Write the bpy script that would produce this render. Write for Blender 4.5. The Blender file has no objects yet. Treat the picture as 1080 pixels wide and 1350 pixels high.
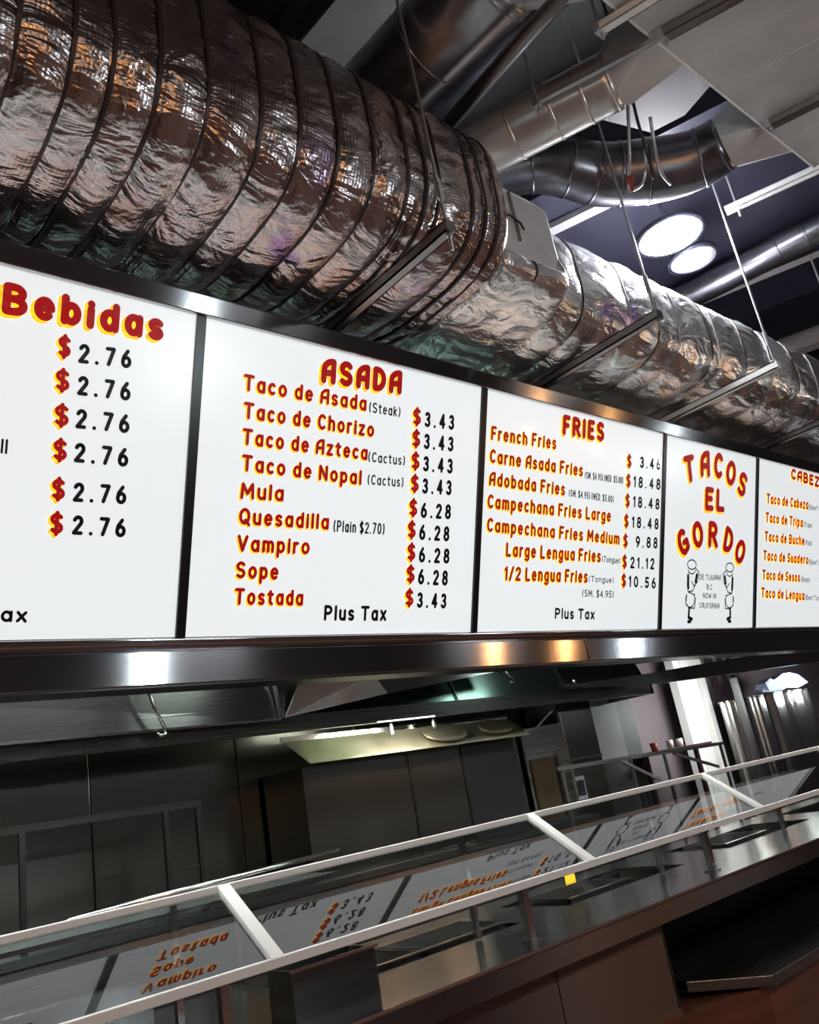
import bpy, bmesh, math, random
from mathutils import Vector, Matrix, noise
random.seed(7)
PI = math.pi
SC = bpy.context.scene
COL = SC.collection

# ------------------------------------------------------------------ camera
cam_data = bpy.data.cameras.new('camera')
cam = bpy.data.objects.new('camera', cam_data)
COL.objects.link(cam)
cam_data.sensor_fit = 'HORIZONTAL'
cam_data.sensor_width = 36.0
cam_data.lens = 36.0 * 1104.0 / 1080.0
cam_data.clip_start = 0.05
R = ((0.7529527741124399, 0.08162410277102648, 0.6529928221682119),
     (-0.6359382822728238, 0.34545023280075365, 0.6901062510931164),
     (-0.16924721887307762, -0.9348805498590341, 0.31201560281338264))
H = 1.55
cam.matrix_world = Matrix(((R[0][0], -R[0][1], -R[0][2], 0), (R[1][0], -R[1][1], -R[1][2], 0),
                           (R[2][0], -R[2][1], -R[2][2], H), (0, 0, 0, 1)))
SC.camera = cam

# ------------------------------------------------------------------ world, lights, exposure
w = bpy.data.worlds.new('world')
SC.world = w
w.use_nodes = True
w.node_tree.nodes['Background'].inputs[0].default_value = (0.55, 0.6, 0.75, 1)
w.node_tree.nodes['Background'].inputs[1].default_value = 0.035
SC.view_settings.view_transform = 'Standard'
SC.view_settings.look = 'None'
SC.view_settings.gamma = 1
SC.view_settings.use_curve_mapping = False
SC.view_settings.exposure = 0.0

def light(name, kind, loc, power, color=(1, 1, 1), size=0.3, rot=None, size_y=None, spot=None):
    d = bpy.data.lights.new(name, kind)
    d.energy = power
    d.color = color
    if kind == 'AREA':
        d.size = size
        if size_y:
            d.shape = 'RECTANGLE'; d.size_y = size_y
        else:
            d.shape = 'DISK'
    elif kind == 'SPOT':
        d.shadow_soft_size = size; d.spot_size = spot or 2.0; d.spot_blend = 0.5
    else:
        d.shadow_soft_size = size
    o = bpy.data.objects.new(name, d)
    COL.objects.link(o)
    o.location = loc
    if rot: o.rotation_euler = rot
    return o

# customer-side ceiling troffers (soft, cool), aiming down
for lx, ly, lp in ((0.5, -1.6, 26), (4.5, -2.2, 30), (8.5, -1.6, 40)):
    light('troffer_light', 'AREA', (lx, ly, 4.3), lp, (0.93, 0.96, 1.0), 1.1, size_y=0.5)
# unseen fill lamps added to brighten the kitchen and the white column
for lx, ly, lp in ((1.6, 3.9, 8), (8.2, 4.45, 26), (10.4, 4.25, 22)):
    light('kitchen_fill', 'AREA', (lx, ly, 2.9 if lx < 5 else 1.95), lp, (0.93, 1.0, 0.97), 0.8, size_y=0.3, rot=(0.0 if lx < 5 else 1.2, 0, 0))

# ------------------------------------------------------------------ materials
def mat(name, color, rough=0.5, metal=0.0, emit=0.0, emit_color=None, aniso=0.0, coat=0.0):
    m = bpy.data.materials.new(name)
    m.use_nodes = True
    b = m.node_tree.nodes['Principled BSDF']
    b.inputs['Base Color'].default_value = (*color, 1)
    b.inputs['Roughness'].default_value = rough
    b.inputs['Metallic'].default_value = metal
    if emit:
        b.inputs['Emission Color'].default_value = (*(emit_color or color), 1)
        b.inputs['Emission Strength'].default_value = emit
    if coat:
        b.inputs['Coat Weight'].default_value = coat
        b.inputs['Coat Roughness'].default_value = 0.03
    if aniso:
        b.inputs['Anisotropic'].default_value = aniso
    return m

def nodes(m):
    nt = m.node_tree
    return nt, nt.nodes['Principled BSDF'], nt.nodes.new, nt.links.new

def add_noise_color(m, c1, c2, scale=3.0, stretch=(1, 1, 1), lo=0.35, hi=0.65, detail=4):
    nt, b, new, link = nodes(m)
    tc = new('ShaderNodeTexCoord'); mp = new('ShaderNodeMapping'); no = new('ShaderNodeTexNoise')
    mr = new('ShaderNodeMapRange'); mx = new('ShaderNodeMix'); mx.data_type = 'RGBA'
    mp.inputs['Scale'].default_value = stretch
    no.inputs['Scale'].default_value = scale; no.inputs['Detail'].default_value = detail
    mr.inputs['From Min'].default_value = lo; mr.inputs['From Max'].default_value = hi
    mx.inputs[6].default_value = (*c1, 1); mx.inputs[7].default_value = (*c2, 1)
    link(tc.outputs['Object'], mp.inputs[0]); link(mp.outputs[0], no.inputs['Vector'])
    link(no.outputs[0], mr.inputs[0]); link(mr.outputs[0], mx.inputs[0]); link(mx.outputs[2], b.inputs['Base Color'])
    return m

def add_bump(m, scale=40, strength=0.3, stretch=(1, 1, 1), dist=0.01, detail=3):
    nt, b, new, link = nodes(m)
    tc = new('ShaderNodeTexCoord'); mp = new('ShaderNodeMapping'); no = new('ShaderNodeTexNoise'); bu = new('ShaderNodeBump')
    mp.inputs['Scale'].default_value = stretch
    no.inputs['Scale'].default_value = scale; no.inputs['Detail'].default_value = detail
    bu.inputs['Strength'].default_value = strength; bu.inputs['Distance'].default_value = dist
    link(tc.outputs['Object'], mp.inputs[0]); link(mp.outputs[0], no.inputs['Vector'])
    link(no.outputs[0], bu.inputs['Height']); link(bu.outputs[0], b.inputs['Normal'])
    return m

def steel(name, color, rough=0.22, aniso=0.85, wave=0.25, axis='X', rot=0.0):
    """brushed stainless: the grain runs along X, so highlights smear across it"""
    m = mat(name, color, rough, 1.0, aniso=aniso)
    nt, b, new, link = nodes(m)
    tg = new('ShaderNodeTangent'); tg.direction_type = 'RADIAL'; tg.axis = axis
    link(tg.outputs[0], b.inputs['Tangent'])
    b.inputs['Anisotropic Rotation'].default_value = rot
    tc = new('ShaderNodeTexCoord'); mp = new('ShaderNodeMapping'); no = new('ShaderNodeTexNoise'); bu = new('ShaderNodeBump')
    no.inputs['Scale'].default_value = 1.3; no.inputs['Detail'].default_value = 0.5
    bu.inputs['Strength'].default_value = wave; bu.inputs['Distance'].default_value = 0.03
    link(tc.outputs['Object'], no.inputs['Vector']); link(no.outputs[0], bu.inputs['Height'])
    link(bu.outputs[0], b.inputs['Normal'])
    mp.inputs['Scale'].default_value = (0.6, 60, 60)
    n2 = new('ShaderNodeTexNoise'); n2.inputs['Scale'].default_value = 3.0; n2.inputs['Detail'].default_value = 2
    mr = new('ShaderNodeMapRange'); mr.inputs['To Min'].default_value = rough * 0.9; mr.inputs['To Max'].default_value = rough * 1.1
    link(tc.outputs['Object'], mp.inputs[0]); link(mp.outputs[0], n2.inputs['Vector'])
    link(n2.outputs[0], mr.inputs[0]); link(mr.outputs[0], b.inputs['Roughness'])
    return m

M = {}
M['steel'] = steel('brushed_steel', (0.5, 0.5, 0.49))
M['steel_top'] = steel('counter_top_steel', (0.36, 0.36, 0.35), 0.2, 0.5, 0.3)
M['steel_front'] = steel('counter_front_steel', (0.21, 0.175, 0.16), 0.34, 0.97, 0.04)
M['steel_beam'] = steel('brushed_steel_beam', (0.42, 0.42, 0.43), 0.16, 0.93, 0.04)
M['steel_dark'] = steel('dull_steel', (0.2, 0.2, 0.19), 0.28, 0.7, 0.4)
M['steel_wall'] = steel('kitchen_wall_steel', (0.24, 0.24, 0.215), 0.2, 0.3, 0.35)
M['steel_green'] = steel('hood_steel', (0.2, 0.31, 0.27), 0.22, 0.8, 0.3)  # teal reflections put into the base colour of the steel
M['steel_bright'] = mat('polished_steel', (0.8, 0.8, 0.78), 0.18, 1.0)
M['guard'] = mat('guard_aluminium', (0.95, 0.95, 0.93), 0.45, 0.0)  # near-white base carries the menu glow on the rails
M['galv'] = add_noise_color(mat('galvanised_sheet', (0.7, 0.72, 0.72), 0.45, 0.5), (0.66, 0.69, 0.69), (0.78, 0.79, 0.79), 5)
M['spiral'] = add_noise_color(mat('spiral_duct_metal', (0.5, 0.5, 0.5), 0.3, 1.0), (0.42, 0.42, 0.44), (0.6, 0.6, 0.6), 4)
M['spiral_lit'] = add_noise_color(mat('lit_spiral_metal', (0.8, 0.79, 0.76), 0.33, 0.8), (0.76, 0.75, 0.72), (0.88, 0.87, 0.84), 4)  # same spiral metal, light from below put into a paler colour
M['spiral_dark'] = add_noise_color(mat('shaded_spiral_metal', (0.2, 0.2, 0.22), 0.3, 1.0), (0.16, 0.16, 0.18), (0.27, 0.27, 0.3), 4)  # same spiral metal, darkened to paint in shade and mute highlights
M['strut'] = mat('strut_steel', (0.32, 0.31, 0.31), 0.4, 1.0)
M['rack'] = mat('dark_rack_tube', (0.08, 0.08, 0.075), 0.35, 1.0)
M['strut_pale'] = mat('pale_strut_steel', (0.9, 0.91, 0.9), 0.5, 0.1)  # strut steel whitened, the light on it put into the colour
M['rod'] = mat('rod_steel', (0.65, 0.66, 0.68), 0.35, 0.9)
M['black'] = mat('black_mullion', (0.012, 0.012, 0.016), 0.3)
M['dark'] = mat('dark_void', (0.012, 0.012, 0.015), 0.6)  # near-black, shade of gaps and recesses put into the colour
M['ceiling'] = add_noise_color(mat('ceiling_deck', (0.2, 0.2, 0.2), 0.8), (0.17, 0.17, 0.18), (0.23, 0.23, 0.23), 2)
M['beam'] = mat('dark_beam', (0.03, 0.03, 0.05), 0.4, 0.3)
M['pale_trim'] = mat('pale_trim', (0.6, 0.58, 0.6), 0.5)
M['wall'] = add_noise_color(mat('painted_wall', (0.05, 0.045, 0.05), 0.7), (0.045, 0.04, 0.045), (0.06, 0.055, 0.06), 2)
M['floor'] = add_noise_color(mat('quarry_tile', (0.16, 0.06, 0.035), 0.4), (0.075, 0.032, 0.022), (0.11, 0.05, 0.035), 6)
M['white'] = mat('lit_menu_acrylic', (0.8, 0.82, 0.83), 0.25, 0, 0.74, (0.90, 0.97, 1.0), coat=0.6)
M['red'] = mat('red_film', (0.25, 0.004, 0.006), 0.4, 0, 0.48, (0.5, 0.006, 0.01))
M['brick_red'] = mat('brick_red_film', (0.25, 0.012, 0.004), 0.4, 0, 0.45, (0.52, 0.035, 0.005))
M['yellow'] = mat('yellow_film', (0.9, 0.55, 0.04), 0.4, 0, 0.85, (1.0, 0.52, 0.02))
M['ink'] = mat('black_film', (0.012, 0.013, 0.016), 0.4)
M['grey_ink'] = mat('grey_film', (0.08, 0.08, 0.09), 0.4, 0, 0.1, (0.3, 0.3, 0.33))
M['brown'] = add_noise_color(mat('brown_laminate', (0.13, 0.04, 0.02), 0.35, coat=0.3), (0.10, 0.03, 0.016), (0.17, 0.055, 0.03), 2, (1, 1, 8))
M['lamp_on'] = mat('lamp_lens', (1, 1, 1), 0.4, 0, 22, (0.95, 0.96, 1.0))
M['lamp_soft'] = mat('lamp_lens_dim', (0.6, 0.6, 0.7), 0.4, 0, 0.62, (0.8, 0.78, 1.0))
M['lamp_warm'] = mat('warm_bulb', (1, 0.8, 0.5), 0.4, 0, 60, (1.0, 0.42, 0.13))
M['lamp_white'] = mat('white_bulb', (1, 1, 1), 0.4, 0, 40, (0.85, 0.95, 1.0))
M['white_paint'] = mat('white_panel', (0.75, 0.72, 0.71), 0.4)
M['pale_panel'] = mat('pale_blue_grey_panel', (0.42, 0.44, 0.5), 0.5)
M['mauve'] = mat('mauve_wall', (0.13, 0.1, 0.11), 0.6)
M['mauve_panel'] = mat('mauve_panel', (0.16, 0.14, 0.15), 0.6)
M['plum'] = mat('plum_post', (0.07, 0.04, 0.06), 0.5)
M['cyan'] = mat('cyan_light', (0.02, 0.6, 0.7), 0.5, 0, 0.8, (0.02, 0.6, 0.7))
M['cloth'] = add_noise_color(mat('blue_grey_plastic', (0.35, 0.4, 0.55), 0.5), (0.28, 0.32, 0.46), (0.45, 0.5, 0.65), 8)
M['rust'] = mat('red_brown_rail', (0.05, 0.018, 0.016), 0.4, 0.3)
M['tag'] = mat('red_tag', (0.35, 0.06, 0.03), 0.5)
M['wire'] = mat('black_cable', (0.02, 0.02, 0.025), 0.35)
M['parchment'] = add_noise_color(mat('heated_steel', (0.6, 0.55, 0.42), 0.42, 0.8), (0.5, 0.45, 0.33), (0.75, 0.7, 0.55), 3)

# foil insulation: crinkled, with a fine scrim grid and faint purple print
def foil(name, tint, ro=0.25):
    m = mat(name, tint, ro, 1.0)
    nt, b, new, link = nodes(m)
    tc = new('ShaderNodeTexCoord')
    n1 = new('ShaderNodeTexNoise'); n1.inputs['Scale'].default_value = 3.2; n1.inputs['Detail'].default_value = 3
    n1.inputs['Distortion'].default_value = 1.2
    v1 = new('ShaderNodeTexVoronoi'); v1.inputs['Scale'].default_value = 9; v1.feature = 'F1'
    mp = new('ShaderNodeMapping'); mp.inputs['Scale'].default_value = (1, 1.7, 1.7)
    link(tc.outputs['Object'], mp.inputs[0])
    link(mp.outputs[0], n1.inputs['Vector']); link(mp.outputs[0], v1.inputs['Vector'])
    n2 = new('ShaderNodeTexNoise'); n2.inputs['Scale'].default_value = 38; n2.inputs['Detail'].default_value = 3
    link(mp.outputs[0], n2.inputs['Vector'])
    wx = new('ShaderNodeTexWave'); wx.bands_direction = 'X'; wx.inputs['Scale'].default_value = 22
    wz = new('ShaderNodeTexWave'); wz.bands_direction = 'Z'; wz.inputs['Scale'].default_value = 22
    link(tc.outputs['Object'], wx.inputs['Vector']); link(tc.outputs['Object'], wz.inputs['Vector'])
    def mth(op, a, bb):
        q = new('ShaderNodeMath'); q.operation = op
        for i, s in enumerate((a, bb)):
            if isinstance(s, (int, float)): q.inputs[i].default_value = s
            else: link(s, q.inputs[i])
        return q.outputs[0]
    h = mth('ADD', mth('MULTIPLY', n1.outputs[0], 1.0), mth('MULTIPLY', v1.outputs['Distance'], 0.18))
    h = mth('ADD', h, mth('MULTIPLY', n2.outputs[0], 0.07))
    h = mth('ADD', h, mth('MULTIPLY', mth('ADD', wx.outputs[1], wz.outputs[1]), 0.012))
    bu = new('ShaderNodeBump'); bu.inputs['Strength'].default_value = 0.95; bu.inputs['Distance'].default_value = 0.035
    link(h, bu.inputs['Height']); link(bu.outputs[0], b.inputs['Normal'])
    n3 = new('ShaderNodeTexNoise'); n3.inputs['Scale'].default_value = 2.2; n3.inputs['Detail'].default_value = 2
    link(tc.outputs['Object'], n3.inputs['Vector'])
    mr = new('ShaderNodeMapRange'); mr.inputs['From Min'].default_value = 0.66; mr.inputs['From Max'].default_value = 0.74
    link(n3.outputs[0], mr.inputs[0])
    mx = new('ShaderNodeMix'); mx.data_type = 'RGBA'
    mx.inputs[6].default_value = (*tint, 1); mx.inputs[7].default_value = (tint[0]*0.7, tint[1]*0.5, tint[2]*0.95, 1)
    link(mr.outputs[0], mx.inputs[0]); link(mx.outputs[2], b.inputs['Base Color'])
    return m
M['foil'] = foil('foil_wrap', (0.52, 0.455, 0.45))  # brown cast of the reflections painted into the tint
M['foil_lit'] = foil('foil_wrap_lit', (0.9, 0.9, 0.9), 0.3)  # same foil, nearby lamp light painted in as a paler tint
M['strap'] = mat('dark_strap', (0.06, 0.045, 0.045), 0.45, 0.5)

# guard glass: clear pane with a strong surface reflection
def glass():
    m = bpy.data.materials.new('guard_glass'); m.use_nodes = True
    nt = m.node_tree; nt.nodes.clear(); new = nt.nodes.new; link = nt.links.new
    out = new('ShaderNodeOutputMaterial'); mx = new('ShaderNodeMixShader'); tr = new('ShaderNodeBsdfTransparent'); gl = new('ShaderNodeBsdfGlossy')
    fr = new('ShaderNodeFresnel'); fr.inputs['IOR'].default_value = 2.1
    ge = new('ShaderNodeNewGeometry'); bf = new('ShaderNodeMath'); bf.operation = 'MULTIPLY_ADD'; bf.inputs[1].default_value = (1/2.1 - 2.1); bf.inputs[2].default_value = 2.1
    link(ge.outputs['Backfacing'], bf.inputs[0]); link(bf.outputs[0], fr.inputs['IOR'])
    gl.inputs['Roughness'].default_value = 0.012; gl.inputs['Color'].default_value = (1, 1, 1, 1)
    tr.inputs['Color'].default_value = (0.72, 0.78, 0.77, 1)
    link(fr.outputs[0], mx.inputs[0]); link(tr.outputs[0], mx.inputs[1]); link(gl.outputs[0], mx.inputs[2]); link(mx.outputs[0], out.inputs[0])
    return m
M['glass'] = glass()

# ------------------------------------------------------------------ mesh helpers
class MB:
    """collects vertices (world coordinates) and faces of ONE mesh"""
    def __init__(s): s.v = []; s.f = []
    def face(s, pts):
        i = len(s.v); s.v += [tuple(p) for p in pts]; s.f.append(tuple(range(i, i + len(pts)))); return s
    def box(s, x0, x1, y0, y1, z0, z1):
        i = len(s.v)
        s.v += [(x, y, z) for x in (x0, x1) for y in (y0, y1) for z in (z0, z1)]
        s.f += [tuple(i + k for k in q) for q in ((0, 1, 3, 2), (4, 6, 7, 5), (0, 4, 5, 1), (2, 3, 7, 6), (0, 2, 6, 4), (1, 5, 7, 3))]
        return s
    def hexa(s, p):
        """8 points: bottom ring of 4 then top ring of 4"""
        i = len(s.v); s.v += [tuple(q) for q in p]
        s.f += [tuple(i + k for k in q) for q in ((3, 2, 1, 0), (4, 5, 6, 7), (0, 1, 5, 4), (1, 2, 6, 5), (2, 3, 7, 6), (3, 0, 4, 7))]
        return s
    def slab(s, pts, off):
        """polygon extruded by the vector off"""
        n = len(pts); i = len(s.v); o = Vector(off)
        s.v += [tuple(p) for p in pts] + [tuple(Vector(p) + o) for p in pts]
        s.f.append(tuple(range(i, i + n))); s.f.append(tuple(range(i + 2 * n - 1, i + n - 1, -1)))
        for k in range(n):
            a = i + k; b = i + (k + 1) % n
            s.f.append((a, a + n, b + n, b))
        return s
    def bar(s, a, b, wd, ht, up=(0, 0, 1)):
        a = Vector(a); b = Vector(b); d = (b - a).normalized(); sd = d.cross(Vector(up)).normalized(); u = sd.cross(d)
        P = []
        for e in (a, b):
            P.append([e - sd * wd / 2 - u * ht / 2, e + sd * wd / 2 - u * ht / 2, e + sd * wd / 2 + u * ht / 2, e - sd * wd / 2 + u * ht / 2])
        return s.hexa(P[0] + P[1])
    def channel(s, a, b, wd, ht, t=0.006, up=(0, 0, 1), lip=0.012):
        """C-section strut with the open side up"""
        a = Vector(a); b = Vector(b); d = (b - a).normalized(); sd = d.cross(Vector(up)).normalized(); u = sd.cross(d)
        def sub(o1, o2, w_, h_):
            c = sd * o1 + u * o2
            s.bar(a + c, b + c, w_, h_, up)
        sub(0, -ht / 2 + t / 2, wd, t); sub(-wd / 2 + t / 2, 0, t, ht); sub(wd / 2 - t / 2, 0, t, ht)
        sub(-wd / 2 + lip / 2, ht / 2 - t / 2, lip, t); sub(wd / 2 - lip / 2, ht / 2 - t / 2, lip, t)
        return s
    def tube(s, pts, r, n=10, cap=True):
        pts = [Vector(p) for p in pts]; i0 = len(s.v); m = len(pts)
        rr = r if hasattr(r, '__len__') else [r] * m
        prev = None
        for k, p in enumerate(pts):
            d = (pts[min(k + 1, m - 1)] - pts[max(k - 1, 0)]).normalized()
            if prev is None:
                ref = Vector((0, 0, 1)) if abs(d.z) < 0.9 else Vector((1, 0, 0))
                a = d.cross(ref).normalized()
            else:
                a = (prev - d * prev.dot(d)).normalized()
            prev = a; b = d.cross(a)
            for j in range(n):
                t = 2 * PI * j / n
                s.v.append(tuple(p + (a * math.cos(t) + b * math.sin(t)) * rr[k]))
        for k in range(m - 1):
            for j in range(n):
                q = i0 + k * n; jj = (j + 1) % n
                s.f.append((q + j, q + jj, q + n + jj, q + n + j))
        if cap:
            s.f.append(tuple(i0 + j for j in range(n - 1, -1, -1))); s.f.append(tuple(i0 + (m - 1) * n + j for j in range(n)))
        return s
    def lathe(s, prof, c, n=24, axis='Z'):
        i0 = len(s.v)
        for r, h in prof:
            for j in range(n):
                t = 2 * PI * j / n
                s.v.append((c[0] + r * math.cos(t), c[1] + r * math.sin(t), c[2] + h))
        for k in range(len(prof) - 1):
            for j in range(n):
                q = i0 + k * n; jj = (j + 1) % n
                s.f.append((q + j, q + jj, q + n + jj, q + n + j))
        return s
    def build(s, name, m, parent=None, smooth=False, kind=None, label=None, bevel=0.0, org=None):
        me = bpy.data.meshes.new(name)
        if org is not None: O = Vector(org)
        elif parent is not None: O = Vector(parent['_o'])
        else:
            xs = [Vector(p) for p in s.v]
            O = Vector([(min(p[i] for p in xs) + max(p[i] for p in xs)) / 2 for i in range(3)])
            O.z = min(p.z for p in xs)
        me.from_pydata([tuple(Vector(p) - O) for p in s.v], [], s.f)
        me.update()
        bm = bmesh.new(); bm.from_mesh(me)
        if len(bm.faces) > 1: bmesh.ops.recalc_face_normals(bm, faces=bm.faces)
        bm.to_mesh(me); bm.free()
        if smooth:
            for p in me.polygons: p.use_smooth = True
        me.materials.append(m)
        o = bpy.data.objects.new(name, me)
        COL.objects.link(o)
        if parent is not None:
            o.parent = parent
        else:
            o.location = O
        o['_o'] = list(O)
        if bevel:
            b = o.modifiers.new('bevel', 'BEVEL'); b.width = bevel; b.segments = 2; b.limit_method = 'ANGLE'
        if kind: o['kind'] = kind
        if label: o['label'] = label
        return o

def thing(name, label, cat, loc, group=None):
    o = bpy.data.objects.new(name, None)
    COL.objects.link(o); o.location = loc; o.empty_display_size = 0.1
    o['_o'] = list(loc); o['label'] = label; o['category'] = cat
    if group: o['group'] = group
    return o

def tag(o, label, cat, group=None):
    o['label'] = label; o['category'] = cat
    if group: o['group'] = group
    return o

def copy_thing(root, loc, label):
    r = root.copy(); COL.objects.link(r); r.location = loc; r['label'] = label; r['_o'] = list(loc)
    for ch in [c for c in bpy.data.objects if c.parent == root]:
        c = ch.copy(); COL.objects.link(c); c.parent = r
        for g in [q for q in bpy.data.objects if q.parent == ch]:
            d = g.copy(); COL.objects.link(d); d.parent = c
    return r

def struct(o):
    o['kind'] = 'structure'; return o

# ------------------------------------------------------------------ room shell
X0, X1, Y0, Y1, ZC = -4.0, 15.0, -5.5, 7.5, 6.2
struct(MB().box(X0, X1, Y0, Y1, -0.12, 0).build('floor', M['floor']))
struct(MB().box(X0, X1, Y0, Y1, ZC, ZC + 0.12).build('ceiling', M['ceiling']))
struct(MB().box(X0 - 0.15, X0, Y0, Y1, 0, ZC).build('wall_left', M['wall']))
struct(MB().box(X1, X1 + 0.15, Y0, Y1, 0, ZC).build('wall_right', M['wall']))
struct(MB().box(X0, X1, Y1, Y1 + 0.15, 0, ZC).build('wall_front', M['wall']))
struct(MB().box(X0, X1, Y0 - 0.15, Y0, 0, ZC).build('wall_back', M['wall']))

# ------------------------------------------------------------------ menu board plane
BO = Vector((0, 3.05, 2.280475)); EV = Vector((0, -0.32946974, 0.94416614)); NV = Vector((0, -0.94416614, -0.32946974))
def BP(u, v, w=0.0):
    return Vector((u, 0, 0)) + BO + EV * v + NV * w
def bbox(mb, u0, u1, v0, v1, w0, w1):
    return mb.hexa([BP(u0, v0, w0), BP(u1, v0, w0), BP(u1, v1, w0), BP(u0, v1, w0), BP(u0, v0, w1), BP(u1, v0, w1), BP(u1, v1, w1), BP(u0, v1, w1)])

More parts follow.
